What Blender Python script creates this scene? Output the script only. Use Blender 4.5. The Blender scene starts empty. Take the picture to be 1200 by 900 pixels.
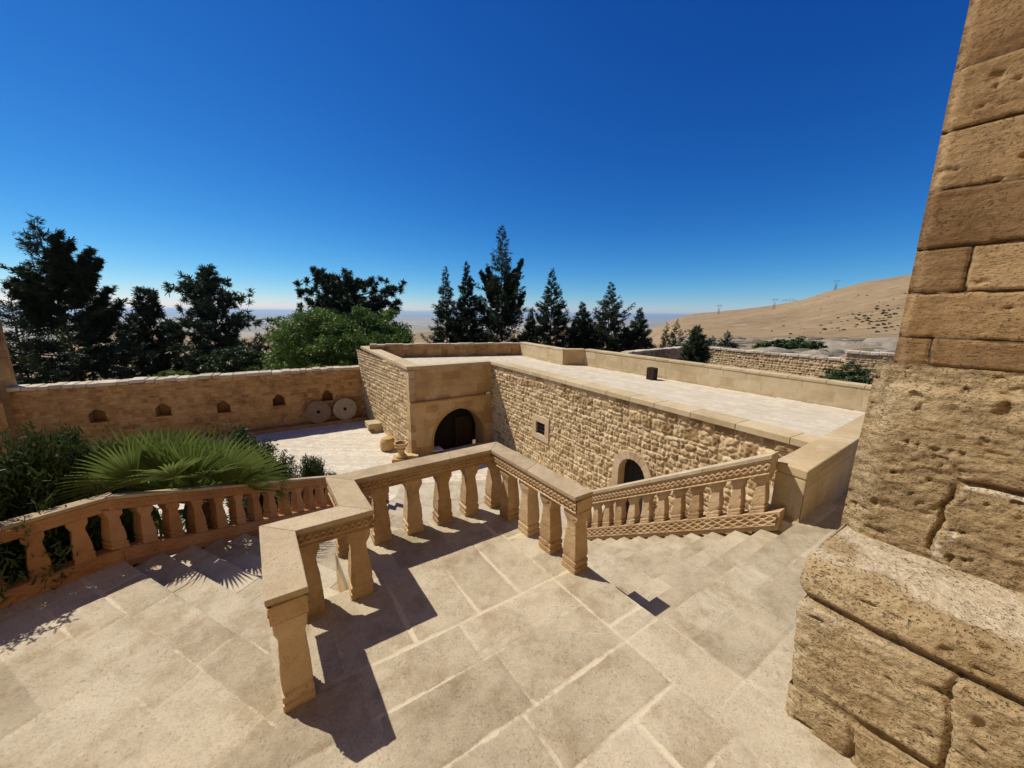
import bpy, bmesh, math, random
import numpy as np
from mathutils import Vector, Matrix

random.seed(7)
RNG = np.random.default_rng(11)
scene = bpy.context.scene
COL = scene.collection

# ------------------------------------------------------------------ camera
FPX = 425.0
ROLL = math.radians(0.64)
PITCH = math.atan((450 - 367.3) * math.cos(ROLL) / FPX)
CAM = Vector((0.0, 0.0, 2.4))
c_, s_ = math.cos(ROLL), math.sin(ROLL)
cp_, sp_ = math.cos(PITCH), math.sin(PITCH)
RIGHT = Vector((c_, s_ * sp_, s_ * cp_))
UP = Vector((-s_, c_ * sp_, c_ * cp_))
FWD = Vector((0, cp_, -sp_))
cam_data = bpy.data.cameras.new("camera")
cam = bpy.data.objects.new("camera", cam_data)
COL.objects.link(cam)
m = Matrix((RIGHT, UP, -FWD)).transposed().to_4x4()
m.translation = CAM
cam.matrix_world = m
cam_data.sensor_width = 36.0
cam_data.lens = 36.0 * FPX / 1200.0
cam_data.clip_start = 0.05
cam_data.clip_end = 200000.0
scene.camera = cam
scene.render.resolution_x = 1024
scene.render.resolution_y = 768

# ------------------------------------------------------------------ light
SUN_AZ = math.radians(-67.0)     # measured clockwise from +Y
SUN_EL = math.radians(52.0)
world = bpy.data.worlds.new("World")
scene.world = world
world.use_nodes = True
wn = world.node_tree
bg = wn.nodes["Background"]
sky = wn.nodes.new("ShaderNodeTexSky")
sky.sky_type = 'NISHITA'
sky.sun_disc = False
sky.sun_elevation = SUN_EL
sky.sun_rotation = SUN_AZ
sky.altitude = 1400.0
sky.air_density = 1.0
sky.dust_density = 0.1
sky.ozone_density = 10.0
# the camera's colour response to the sky: per-channel contrast on the Sky Texture
SKY_STRENGTH = 0.10
sep = wn.nodes.new("ShaderNodeSeparateColor")
com = wn.nodes.new("ShaderNodeCombineColor")
wn.links.new(sky.outputs[0], sep.inputs[0])
for i_, (pw, gain) in enumerate(((2.2, 2.35), (1.42, 1.12), (0.93, 0.89))):
    a_n = wn.nodes.new("ShaderNodeMath"); a_n.operation = 'MULTIPLY'; a_n.inputs[1].default_value = SKY_STRENGTH
    p_n = wn.nodes.new("ShaderNodeMath"); p_n.operation = 'POWER'; p_n.inputs[1].default_value = pw
    g_n = wn.nodes.new("ShaderNodeMath"); g_n.operation = 'MULTIPLY'; g_n.inputs[1].default_value = gain / SKY_STRENGTH
    wn.links.new(sep.outputs[i_], a_n.inputs[0]); wn.links.new(a_n.outputs[0], p_n.inputs[0])
    wn.links.new(p_n.outputs[0], g_n.inputs[0]); wn.links.new(g_n.outputs[0], com.inputs[i_])
wn.links.new(com.outputs[0], bg.inputs[0])
bg.inputs[1].default_value = SKY_STRENGTH
sun_data = bpy.data.lights.new("sun", 'SUN')
sun_data.energy = 4.8
sun_data.angle = math.radians(0.5)
sun_data.color = (1.0, 0.93, 0.81)
sun = bpy.data.objects.new("sun", sun_data)
COL.objects.link(sun)
to_sun = Vector((math.sin(SUN_AZ) * math.cos(SUN_EL), math.cos(SUN_AZ) * math.cos(SUN_EL), math.sin(SUN_EL)))
sun.rotation_euler = to_sun.to_track_quat('Z', 'Y').to_euler()
sun.location = (-20, 10, 30)

vs = scene.view_settings
vs.view_transform = 'Standard'
vs.look = 'None'
vs.exposure = 0.18
vs.gamma = 1.0
vs.use_curve_mapping = False

# ------------------------------------------------------------------ geometry helpers
A1 = np.array([-0.588, 0.809])
B1 = np.array([0.84, 0.543])
ABI = np.linalg.inv(np.array([[A1[0], B1[0]], [A1[1], B1[1]]]))


def ab(a, b, z=0.0):
    p = a * A1 + b * B1
    return Vector((p[0], p[1], z))


def ray(px, py):
    return (RIGHT * ((px - 600) / FPX) - UP * ((py - 450) / FPX) + FWD)


def at_dist(px, d, z=None, py=None):
    """point at horizontal distance d in the direction of a photo column"""
    r = ray(px, 367 if py is None else py)
    h = math.hypot(r.x, r.y)
    p = CAM + r * (d / h)
    if z is not None:
        p.z = z
    return p


def height_at(px, py, d):
    r = ray(px, py)
    return CAM.z + r.z * d / math.hypot(r.x, r.y)


def tag(o, label=None, cat=None, group=None, kind=None):
    if label: o["label"] = label
    if cat: o["category"] = cat
    if group: o["group"] = group
    if kind: o["kind"] = kind
    return o


def empty(name, loc, label, cat, group=None, rz=0.0):
    o = bpy.data.objects.new(name, None)
    o.empty_display_size = 0.2
    COL.objects.link(o)
    o.location = loc
    o.rotation_euler = (0, 0, rz)
    return tag(o, label, cat, group)


def link(name, me, mat, parent=None, smooth=False):
    o = bpy.data.objects.new(name, me)
    COL.objects.link(o)
    if mat is not None:
        me.materials.append(mat)
    if parent is not None:
        o.parent = parent
        # all meshes here are written in world coordinates
        o.matrix_parent_inverse = parent_matrix(parent).inverted()
    if smooth:
        me.polygons.foreach_set("use_smooth", [True] * len(me.polygons))
    return o


def parent_matrix(p):
    mm = Matrix.LocRotScale(p.location, p.rotation_euler, p.scale)
    if p.parent is not None:
        mm = parent_matrix(p.parent) @ p.matrix_parent_inverse @ mm
    return mm


def set_attr(me, name, arr):
    at = me.attributes.new(name, 'FLOAT', 'POINT')
    at.data.foreach_set("value", np.ascontiguousarray(arr, dtype=np.float32))


def mesh_np(name, verts, faces, attrs=None, smooth=False):
    me = bpy.data.meshes.new(name)
    verts = np.asarray(verts, dtype=np.float32)
    faces = np.asarray(faces, dtype=np.int32)
    n = faces.shape[1]
    me.vertices.add(len(verts))
    me.vertices.foreach_set("co", verts.ravel())
    me.loops.add(faces.size)
    me.loops.foreach_set("vertex_index", faces.ravel())
    me.polygons.add(len(faces))
    me.polygons.foreach_set("loop_start", np.arange(0, faces.size, n, dtype=np.int32))
    me.polygons.foreach_set("loop_total", np.full(len(faces), n, dtype=np.int32))
    if smooth:
        me.polygons.foreach_set("use_smooth", np.ones(len(faces), dtype=bool))
    me.update(calc_edges=True)
    me.validate()
    for k, v in (attrs or {}).items():
        set_attr(me, k, v)
    return me


class MB:
    """collects shapes into one mesh"""
    def __init__(self):
        self.v, self.f, self.r = [], [], []

    def add(self, verts, faces, rnd=None):
        o = len(self.v)
        self.v.extend([tuple(x) for x in verts])
        self.f.extend([tuple(i + o for i in f) for f in faces])
        rr = random.random() if rnd is None else rnd
        self.r.extend([rr] * len(verts))

    def prism(self, poly, z0, z1, rnd=None):
        """poly: list of (x,y); z0,z1 floats or per-vertex lists"""
        n = len(poly)
        ar = sum(poly[i][0] * poly[(i + 1) % n][1] - poly[(i + 1) % n][0] * poly[i][1] for i in range(n))
        z0 = z0 if isinstance(z0, (list, tuple)) else [z0] * n
        z1 = z1 if isinstance(z1, (list, tuple)) else [z1] * n
        if ar < 0:
            poly = poly[::-1]; z0 = z0[::-1]; z1 = z1[::-1]
        v = [(p[0], p[1], z) for p, z in zip(poly, z0)] + [(p[0], p[1], z) for p, z in zip(poly, z1)]
        f = [tuple(range(n))[::-1], tuple(range(n, 2 * n))]
        for i in range(n):
            j = (i + 1) % n
            f.append((i, j, n + j, n + i))
        self.add(v, f, rnd)

    def box(self, o, ux, uy, uz, rnd=None):
        o = Vector(o); ux = Vector(ux); uy = Vector(uy); uz = Vector(uz)
        v = [o, o + ux, o + ux + uy, o + uy, o + uz, o + ux + uz, o + ux + uy + uz, o + uy + uz]
        f = [(0, 3, 2, 1), (4, 5, 6, 7), (0, 1, 5, 4), (1, 2, 6, 5), (2, 3, 7, 6), (3, 0, 4, 7)]
        if ux.cross(uy).dot(uz) < 0:
            f = [x[::-1] for x in f]
        self.add(v, f, rnd)

    def tube(self, p, q, r0, r1=None, n=8, rnd=None):
        p = Vector(p); q = Vector(q); r1 = r0 if r1 is None else r1
        d = (q - p).normalized()
        x = d.orthogonal().normalized(); y = d.cross(x)
        v = []
        for c, r in ((p, r0), (q, r1)):
            for i in range(n):
                t = 2 * math.pi * i / n
                v.append(c + x * (r * math.cos(t)) + y * (r * math.sin(t)))
        f = [tuple(range(n))[::-1], tuple(range(n, 2 * n))]
        for i in range(n):
            j = (i + 1) % n
            f.append((i, j, n + j, n + i))
        self.add(v, f, rnd)

    def lathe(self, c, prof, n=24, rnd=None):
        c = Vector(c); v = []
        for r, z in prof:
            for i in range(n):
                t = 2 * math.pi * i / n
                v.append(c + Vector((r * math.cos(t), r * math.sin(t), z)))
        f = []
        m_ = len(prof)
        for k in range(m_ - 1):
            for i in range(n):
                j = (i + 1) % n
                f.append((k * n + i, k * n + j, (k + 1) * n + j, (k + 1) * n + i))
        f.append(tuple(range(n))[::-1])
        f.append(tuple(range((m_ - 1) * n, m_ * n)))
        self.add(v, f, rnd)

    def build(self, name, mat, parent=None, bevel=0.0, wear=0.0, cut=0.0, smooth=False, seg=2):
        me = bpy.data.meshes.new(name)
        me.from_pydata([tuple(v) for v in self.v], [], self.f)
        me.update()
        bm = bmesh.new(); bm.from_mesh(me)
        lay = bm.verts.layers.float.new("rnd")
        bm.verts.ensure_lookup_table()
        for v, r in zip(bm.verts, self.r):
            v[lay] = r
        if cut > 0:
            for _ in range(7):
                long = [e for e in bm.edges if e.calc_length() > cut * 1.5]
                if not long: break
                bmesh.ops.subdivide_edges(bm, edges=long, cuts=1, use_grid_fill=True)
        if bevel > 0:
            ed = [e for e in bm.edges if len(e.link_faces) == 2 and e.calc_face_angle(0) > 0.5]
            bmesh.ops.bevel(bm, geom=ed, offset=bevel, segments=seg, affect='EDGES', profile=0.5, clamp_overlap=True)
        if wear > 0:
            bm.normal_update()
            co = np.array([v.co[:] for v in bm.verts])
            k = fbm3(co * 9.0, 3, 5) * wear + fbm3(co * 2.3, 2, 9) * wear
            for v, d in zip(bm.verts, k):
                v.co += v.normal * float(d)
        bm.to_mesh(me); bm.free()
        return link(name, me, mat, parent, smooth)


# ------------------------------------------------------------------ numpy noise
def _h(ix, iy, iz, seed):
    n = (ix.astype(np.int64) * 374761393 + iy.astype(np.int64) * 668265263 + iz.astype(np.int64) * 2147483647 + seed * 974634777) & 0x7fffffff
    n = ((n ^ (n >> 13)) * 1274126177) & 0x7fffffff
    n = (n ^ (n >> 16)) & 0x7fffffff
    return n / float(0x7fffffff)


def noise3(p, seed=0):
    p = np.asarray(p, dtype=np.float64)
    i = np.floor(p).astype(np.int64); f = p - i
    f = f * f * (3 - 2 * f)
    out = 0
    for dx in (0, 1):
        wx = f[:, 0] if dx else 1 - f[:, 0]
        for dy in (0, 1):
            wy = f[:, 1] if dy else 1 - f[:, 1]
            for dz in (0, 1):
                wz = f[:, 2] if dz else 1 - f[:, 2]
                out = out + wx * wy * wz * _h(i[:, 0] + dx, i[:, 1] + dy, i[:, 2] + dz, seed)
    return out * 2 - 1


def fbm3(p, oct=3, seed=0):
    a, s, t = 1.0, 0.0, 0.0
    p = np.asarray(p, dtype=np.float64)
    for k in range(oct):
        s = s + a * noise3(p, seed + k * 17); t += a
        a *= 0.5; p = p * 2.03 + 3.7
    return s / t


def n2(U, V, sc, seed=0, oct=3):
    p = np.stack([U.ravel() * sc, V.ravel() * sc, np.full(U.size, 0.37 + seed * 1.3)], 1)
    return fbm3(p, oct, seed).reshape(U.shape)


def sstep(a, b, x):
    t = np.clip((x - a) / (b - a), 0, 1)
    return t * t * (3 - 2 * t)


def masonry(U, V, course, wid, seed, warp=0.02, round_=0.03, vary=0.3):
    """returns (distance to nearest joint, stone random 0..1, second random)"""
    rg = np.random.default_rng(seed)
    wu = U + n2(U, V, 3.0, seed) * warp * 1.5
    wv = V + n2(U, V, 2.5, seed + 3) * warp + n2(U, V, .5, seed + 6, 2) * warp
    v0, v1 = V.min() - 0.5, V.max() + 0.5
    ys = [v0]
    while ys[-1] < v1:
        ys.append(ys[-1] + course * (1 + rg.uniform(-vary, vary)))
    ys = np.array(ys)
    row = np.clip(np.searchsorted(ys, wv) - 1, 0, len(ys) - 2)
    D = np.zeros_like(U); R1 = np.zeros_like(U); R2 = np.zeros_like(U)
    u0, u1 = U.min() - 1, U.max() + 1
    for r in np.unique(row):
        xs = [u0 - rg.uniform(0, wid[1])]
        while xs[-1] < u1:
            xs.append(xs[-1] + rg.uniform(*wid))
        xs = np.array(xs)
        mk = row == r
        uu = wu[mk]; vv = wv[mk]
        c = np.clip(np.searchsorted(xs, uu) - 1, 0, len(xs) - 2)
        ra = rg.random(len(xs)); rb = rg.random(len(xs)); tilt = rg.uniform(-.12, .12, len(xs)) * round_ * 6
        dx = np.minimum(uu - xs[c], xs[c + 1] - uu)
        hh = ys[r + 1] - ys[r]
        mid = (uu - xs[c]) / (xs[c + 1] - xs[c]) - .5
        vtop = ys[r + 1] - vv + tilt[c] * mid
        vbot = vv - ys[r] - tilt[c] * mid * .3
        dy = np.minimum(vtop, vbot)
        rr = round_
        d = np.where((dx < rr) & (dy < rr), rr - np.hypot(rr - dx, rr - dy), np.minimum(dx, dy))
        D[mk] = d; R1[mk] = ra[c]; R2[mk] = rb[c]
    return D, R1, R2


def panel(name, o, ux, uy, L, Hh, res, fn, mat, parent, keep=None, smooth=True, nrm=None, attrs_extra=None):
    """height-field sheet: o + U*ux + V*uy + disp*normal.  fn(U,V)->disp,rnd,jd"""
    o = np.array(o[:], float); ux = np.array(ux[:], float); uy = np.array(uy[:], float)
    nx = max(2, int(L / res) + 1); ny = max(2, int(Hh / res) + 1)
    u = np.linspace(0, L, nx); v = np.linspace(0, Hh, ny)
    U, V = np.meshgrid(u, v)
    disp, rnd, jd = fn(U, V)
    n = np.cross(ux, uy); n /= np.linalg.norm(n)
    if nrm is not None and np.dot(n, np.array(nrm[:])) < 0:
        n = -n; flip = True
    else:
        flip = False
    P = o + U[..., None] * ux + V[..., None] * uy + disp[..., None] * n
    idx = np.arange(nx * ny).reshape(ny, nx)
    q = np.stack([idx[:-1, :-1], idx[:-1, 1:], idx[1:, 1:], idx[1:, :-1]], -1).reshape(-1, 4)
    if keep is not None:
        kk = keep(U, V)
        kc = (kk[:-1, :-1] & kk[:-1, 1:] & kk[1:, 1:] & kk[1:, :-1]).reshape(-1)
        q = q[kc]
    if flip:
        q = q[:, ::-1]
    used = np.zeros(nx * ny, bool); used[q.ravel()] = True
    remap = np.cumsum(used) - 1
    me = mesh_np(name, P.reshape(-1, 3)[used], remap[q], dict(rnd=rnd.reshape(-1)[used], jd=jd.reshape(-1)[used]), smooth)
    return link(name, me, mat, parent)


# ------------------------------------------------------------------ materials
def new_mat(name):
    mt = bpy.data.materials.new(name)
    mt.use_nodes = True
    nt = mt.node_tree
    b = nt.nodes["Principled BSDF"]
    b.inputs["Roughness"].default_value = 0.9
    b.inputs["Specular IOR Level"].default_value = 0.2
    return mt, nt, b


def N(nt, t, **kw):
    n = nt.nodes.new(t)
    for k, v in kw.items():
        setattr(n, k, v)
    return n


def noise_n(nt, co, scale, detail=6, rough=0.6, stretch=None):
    t = N(nt, "ShaderNodeTexNoise")
    t.inputs["Scale"].default_value = scale
    t.inputs["Detail"].default_value = detail
    t.inputs["Roughness"].default_value = rough
    if stretch is not None:
        mp = N(nt, "ShaderNodeMapping")
        mp.inputs["Scale"].default_value = stretch
        nt.links.new(co, mp.inputs[0]); co = mp.outputs[0]
    nt.links.new(co, t.inputs["Vector"])
    return t.outputs["Fac"]


def ramp_n(nt, fac, stops):
    r = N(nt, "ShaderNodeValToRGB")
    e = r.color_ramp.elements
    while len(e) > len(stops): e.remove(e[-1])
    while len(e) < len(stops): e.new(0.5)
    for el, (p, c) in zip(e, stops):
        el.position = p
        el.color = (*c, 1) if not isinstance(c, float) else (c, c, c, 1)
    nt.links.new(fac, r.inputs[0])
    return r.outputs[0]


def mix_n(nt, fac, a, b, mode='MIX'):
    mx = N(nt, "ShaderNodeMix", data_type='RGBA', blend_type=mode)
    for s, x in ((0, fac), (6, a), (7, b)):
        if isinstance(x, (int, float)):
            mx.inputs[s].default_value = x
        elif isinstance(x, tuple):
            mx.inputs[s].default_value = (*x, 1)
        else:
            nt.links.new(x, mx.inputs[s])
    return mx.outputs[2]


def math_n(nt, op, a, b=None, clamp=False):
    n = N(nt, "ShaderNodeMath", operation=op, use_clamp=clamp)
    for i, x in enumerate((a, b)):
        if x is None: continue
        if isinstance(x, (int, float)): n.inputs[i].default_value = x
        else: nt.links.new(x, n.inputs[i])
    return n.outputs[0]


def stone(name, lo, mid, hi, mortar=None, sc=1.0, bump=0.5, pits=0.35, rndamt=0.5, streak=None, dark=None, grain=60.0, pale=None, bump_d=0.012, specks=0.0):
    """limestone: big tonal patches, per-stone tone (attribute rnd), mortar mask (attribute jd), fine pits"""
    mt, nt, b = new_mat(name)
    co = N(nt, "ShaderNodeNewGeometry").outputs["Position"]
    big = noise_n(nt, co, 1.1 * sc, 5, .6, streak)
    med = noise_n(nt, co, 7 * sc, 6, .65, streak)
    fine = noise_n(nt, co, grain * sc, 4, .7)
    rnd = N(nt, "ShaderNodeAttribute", attribute_name="rnd").outputs["Fac"]
    f = math_n(nt, 'ADD', math_n(nt, 'MULTIPLY', big, .9), math_n(nt, 'MULTIPLY', med, .5))
    f = math_n(nt, 'ADD', f, math_n(nt, 'MULTIPLY', math_n(nt, 'SUBTRACT', rnd, .5), rndamt))
    f = math_n(nt, 'SUBTRACT', f, .2)
    col = ramp_n(nt, f, [(.2, lo), (.5, mid), (.8, hi)])
    # grain and pits
    g = ramp_n(nt, fine, [(.3, (.62, .6, .57)), (.55, (1, 1, 1)), (.8, (1.12, 1.1, 1.08))])
    col = mix_n(nt, .55, col, g, 'MULTIPLY')
    pf = noise_n(nt, co, 34 * sc, 3, .55, (1, 1, 1.8))
    pm = math_n(nt, 'MULTIPLY', ramp_n(nt, pf, [(.585, 0.0), (.66, 1.0)]), ramp_n(nt, noise_n(nt, co, 3.3 * sc, 4), [(.38, 0.0), (.58, 1.0)]))
    col = mix_n(nt, math_n(nt, 'MULTIPLY', pm, pits), col, tuple(x * .35 for x in lo))
    if dark is not None:
        dm = ramp_n(nt, noise_n(nt, co, .9 * sc, 8, .7, (1, 1, .6)), [(.52, 0.0), (.68, 1.0)])
        col = mix_n(nt, math_n(nt, 'MULTIPLY', dm, .65), col, dark)
    if pale is not None:
        dm = ramp_n(nt, noise_n(nt, co, 1.7 * sc, 8, .72), [(.55, 0.0), (.7, 1.0)])
        col = mix_n(nt, math_n(nt, 'MULTIPLY', dm, .5), col, pale)
    if specks:
        st_ = ramp_n(nt, noise_n(nt, co, 2.3, 9, .75), [(.38, (.72, .66, .58)), (.52, (1, 1, 1)), (.66, (1.10, 1.08, 1.05))])
        col = mix_n(nt, .85, col, st_, 'MULTIPLY')
        v2 = N(nt, "ShaderNodeTexVoronoi", feature='F1'); v2.inputs["Scale"].default_value = 75
        nt.links.new(co, v2.inputs["Vector"])
        sm = math_n(nt, 'MULTIPLY', ramp_n(nt, v2.outputs["Distance"], [(.12, 1.0), (.30, 0.0)]), ramp_n(nt, noise_n(nt, co, 6, 5, .7), [(.46, 0.0), (.60, 1.0)]))
        col = mix_n(nt, math_n(nt, 'MULTIPLY', sm, specks), col, tuple(x * .45 for x in lo))
    hgt = math_n(nt, 'ADD', math_n(nt, 'MULTIPLY', fine, .35), math_n(nt, 'MULTIPLY', med, .8))
    hgt = math_n(nt, 'SUBTRACT', hgt, math_n(nt, 'MULTIPLY', pm, .9))
    if mortar is not None:
        jd = N(nt, "ShaderNodeAttribute", attribute_name="jd").outputs["Fac"]
        jn = math_n(nt, 'ADD', jd, math_n(nt, 'MULTIPLY', math_n(nt, 'SUBTRACT', noise_n(nt, co, 19, 6, .75), .5), 1.15))
        jm = ramp_n(nt, jn, [(.36, 0.0), (.74, 1.0)])
        mc = mix_n(nt, .5, mortar, g, 'MULTIPLY')
        col = mix_n(nt, jm, col, mc)
    nt.links.new(col, b.inputs["Base Color"])
    bp = N(nt, "ShaderNodeBump")
    bp.inputs["Strength"].default_value = bump
    bp.inputs["Distance"].default_value = bump_d
    nt.links.new(hgt, bp.inputs["Height"])
    nt.links.new(bp.outputs[0], b.inputs["Normal"])
    return mt


def plain(name, col, rough=0.8, var=0.25, sc=8, metal=0.0):
    mt, nt, b = new_mat(name)
    co = N(nt, "ShaderNodeNewGeometry").outputs["Position"]
    f = noise_n(nt, co, sc, 5, .65)
    c = ramp_n(nt, f, [(.3, tuple(x * (1 - var) for x in col)), (.7, tuple(min(1, x * (1 + var)) for x in col))])
    nt.links.new(c, b.inputs["Base Color"])
    b.inputs["Roughness"].default_value = rough
    b.inputs["Metallic"].default_value = metal
    return mt


def leaf_mat(name, lo, hi, rough=0.6, trans=0.12):
    mt, nt, b = new_mat(name)
    rnd = N(nt, "ShaderNodeAttribute", attribute_name="rnd").outputs["Fac"]
    oi = N(nt, "ShaderNodeObjectInfo").outputs["Random"]
    f = math_n(nt, 'ADD', math_n(nt, 'MULTIPLY', rnd, .8), math_n(nt, 'MULTIPLY', oi, .2))
    col = ramp_n(nt, f, [(0.05, lo), (.95, hi)])
    nt.links.new(col, b.inputs["Base Color"])
    b.inputs["Roughness"].default_value = rough
    b.inputs["Specular IOR Level"].default_value = 0.25
    if trans:
        tr = N(nt, "ShaderNodeBsdfTranslucent")
        nt.links.new(col, tr.inputs[0])
        mx = N(nt, "ShaderNodeMixShader")
        mx.inputs[0].default_value = trans
        nt.links.new(b.outputs[0], mx.inputs[1]); nt.links.new(tr.outputs[0], mx.inputs[2])
        nt.links.new(mx.outputs[0], nt.nodes["Material Output"].inputs[0])
    return mt


M = {}
M['paving'] = stone("terrace_stone", (.33, .275, .19), (.435, .372, .265), (.505, .44, .325), mortar=(.56, .48, .345), sc=1.6, bump=.35, pits=.42, rndamt=.45, grain=45, bump_d=.006, pale=(.47, .365, .26), specks=.75)
M['step'] = stone("step_stone", (.36, .30, .21), (.455, .39, .28), (.52, .455, .335), sc=1.6, bump=.3, pits=.3, rndamt=.45, grain=45, bump_d=.006, specks=.6)
M['rail'] = stone("carved_limestone", (.34, .215, .11), (.49, .335, .185), (.58, .43, .265), sc=2.2, bump=.4, pits=.4, rndamt=.45, dark=(.17, .115, .07), bump_d=.006)
M['railtop'] = stone("weathered_rail_top", (.33, .25, .155), (.44, .345, .22), (.53, .435, .29), sc=2.5, bump=.5, pits=.5, rndamt=.4, pale=(.58, .53, .45), bump_d=.006)
M['redstone'] = stone("reddish_baluster_stone", (.31, .15, .065), (.42, .22, .10), (.49, .29, .15), sc=2.2, bump=.4, pits=.3, rndamt=.45, bump_d=.006)
M['ashlar'] = stone("tower_ashlar", (.25, .155, .075), (.365, .24, .12), (.45, .32, .175), mortar=(.085, .055, .03), sc=1.5, bump=.85, pits=.45, rndamt=.65, streak=(1, 1, 2.4), bump_d=.014, grain=34, specks=.4, dark=(.19, .12, .06))
M['rock'] = stone("eroded_rock", (.24, .165, .085), (.37, .27, .145), (.48, .375, .225), mortar=(.53, .44, .31), sc=1.6, bump=1.0, pits=.6, rndamt=.5, streak=(1, 1, 1.7), bump_d=.028, grain=30, specks=.2, dark=(.20, .145, .085))
M['rubble'] = stone("rubble_wall_stone", (.33, .21, .095), (.50, .35, .175), (.61, .46, .265), mortar=(.68, .545, .345), sc=1.5, bump=.6, pits=.4, rndamt=.75, bump_d=.015)
M['rubble_fine'] = stone("coursed_wall_stone", (.39, .255, .12), (.53, .37, .185), (.61, .46, .26), mortar=(.70, .56, .35), sc=1.5, bump=.6, pits=.4, rndamt=.7, bump_d=.015)
M['oldwall'] = stone("old_perimeter_stone", (.28, .14, .045), (.48, .265, .09), (.57, .345, .14), mortar=(.40, .235, .105), sc=1.2, bump=.8, pits=.6, rndamt=.45, dark=(.13, .075, .04), bump_d=.02)
M['dressed'] = stone("dressed_wall_stone", (.42, .25, .10), (.56, .365, .155), (.63, .45, .225), mortar=(.46, .30, .14), sc=1.2, bump=.4, pits=.25, rndamt=.55, bump_d=.008, dark=(.40, .25, .11))
M['parapet'] = stone("parapet_stone", (.42, .31, .17), (.53, .415, .245), (.60, .49, .315), mortar=(.42, .32, .20), sc=1.1, bump=.35, pits=.3, rndamt=.35, bump_d=.008, pale=(.64, .555, .40), dark=(.44, .325, .185))
M['surround'] = stone("pinkish_surround_stone", (.41, .28, .165), (.52, .38, .235), (.59, .46, .31), sc=1.4, bump=.3, pits=.2, rndamt=.35, bump_d=.006)
M['coping'] = stone("coping_stone", (.42, .33, .22), (.55, .455, .32), (.64, .56, .42), sc=2, bump=.5, pits=.5, rndamt=.6, bump_d=.01, pale=(.60, .55, .45))
M['roofpave'] = stone("roof_paving", (.49, .42, .30), (.59, .515, .38), (.67, .59, .45), mortar=(.52, .45, .33), sc=1.6, bump=.3, pits=.25, rndamt=.35, bump_d=.006)
M['court'] = stone("courtyard_paving", (.50, .435, .33), (.60, .535, .42), (.68, .61, .49), mortar=(.50, .44, .33), sc=1.6, bump=.3, pits=.25, rndamt=.5, bump_d=.006)
M['white'] = plain("whitewash", (.72, .70, .66), .6, .06)
M['dark'] = plain("painted_shade", (.030, .023, .018), .9, .2)  # near-black colour stands in for shade inside openings and hollows
M['wood'] = plain("dark_timber", (.055, .032, .02), .6, .35, 20)
M['iron'] = plain("dark_iron", (.03, .028, .027), .5, .2, 20, .6)
M['steel'] = plain("galvanised_steel", (.22, .23, .25), .5, .1, 2, .3)
M['bark'] = plain("tree_bark", (.075, .052, .036), .9, .4, 6)
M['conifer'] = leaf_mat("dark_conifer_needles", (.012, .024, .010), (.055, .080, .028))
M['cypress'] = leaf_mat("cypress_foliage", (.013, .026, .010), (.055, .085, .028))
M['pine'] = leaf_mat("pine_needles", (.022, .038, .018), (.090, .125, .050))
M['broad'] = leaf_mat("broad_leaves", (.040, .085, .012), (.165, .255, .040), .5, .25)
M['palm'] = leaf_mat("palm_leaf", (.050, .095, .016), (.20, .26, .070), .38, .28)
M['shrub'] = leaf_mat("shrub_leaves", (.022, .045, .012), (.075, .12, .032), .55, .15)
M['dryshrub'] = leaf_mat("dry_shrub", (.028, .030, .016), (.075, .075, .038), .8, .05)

# ================================================================== the setting
def on_z(px, py, zz):
    r = ray(px, py)
    t = (zz - CAM.z) / r.z
    return CAM + r * t


def xy(p):
    return np.array([p[0], p[1]])


def pip(X, Y, poly):
    inside = np.zeros(X.shape, bool)
    n = len(poly)
    for i in range(n):
        x0, y0 = poly[i]; x1, y1 = poly[(i + 1) % n]
        if y0 == y1: continue
        c = ((y0 > Y) != (y1 > Y)) & (X < (x1 - x0) * (Y - y0) / (y1 - y0) + x0)
        inside ^= c
    return inside


ZC = -4.25          # courtyard
ZP = -1.99          # half-way landing of the stairs
# --- terrain: polar sheet out to the horizon
az = np.radians(np.concatenate([np.arange(-180, -66, 3.0), np.arange(-66, 66, 0.3), np.arange(66, 180.1, 3.0)]))
rad = np.concatenate([[0.5, 8, 16, 24, 30], np.geomspace(34, 1500, 230), np.geomspace(1600, 45000, 44)])
AZ, RD = np.meshgrid(az, rad)
deg = np.degrees(AZ)
X = RD * np.sin(AZ); Y = RD * np.cos(AZ)
pl_r = [0, 24, 34, 60, 120, 300, 700, 1500, 4000, 45000]
pl_z = [-6, -6, -6.5, -9, -17, -34, -48, -120, -255, -262]
zl = np.interp(np.log(RD + 1), np.log(np.array(pl_r) + 1), pl_z)
# the hill on the right: crest elevation by azimuth, band profile by distance
crest = np.interp(deg, [14, 20, 26, 29, 35, 38, 40.4, 43.5, 46.3, 55, 70, 95], [-2.2, -1.05, .1, .52, 1.38, 2.1, 3.1, 4.05, 4.45, 6.5, 8, 6])
band = np.interp(deg, [14, 20, 35, 46, 70], [-4.2, -3.6, -3.0, -2.6, -2.4])
rcrest = np.interp(deg, [14, 30, 46, 70], [1100, 800, 560, 420])
t = np.clip((np.log(RD) - math.log(45)) / (np.log(rcrest) - math.log(45)), 0, 1)
elev = -5.2 + (band + 5.2) * sstep(0, .38, t) + (crest - band) * sstep(.38, 1.0, t) ** 1.15
zh_ = CAM.z + RD * np.tan(np.radians(elev))
beyond = RD > rcrest
zh_ = np.where(beyond, CAM.z + rcrest * np.tan(np.radians(crest)) - (RD - rcrest) * .16, zh_)
wr = sstep(15, 25, deg) * (1 - sstep(120, 150, deg)) * sstep(30, 42, RD)
zt = zl * (1 - wr) + np.maximum(zh_, zl) * wr
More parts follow.
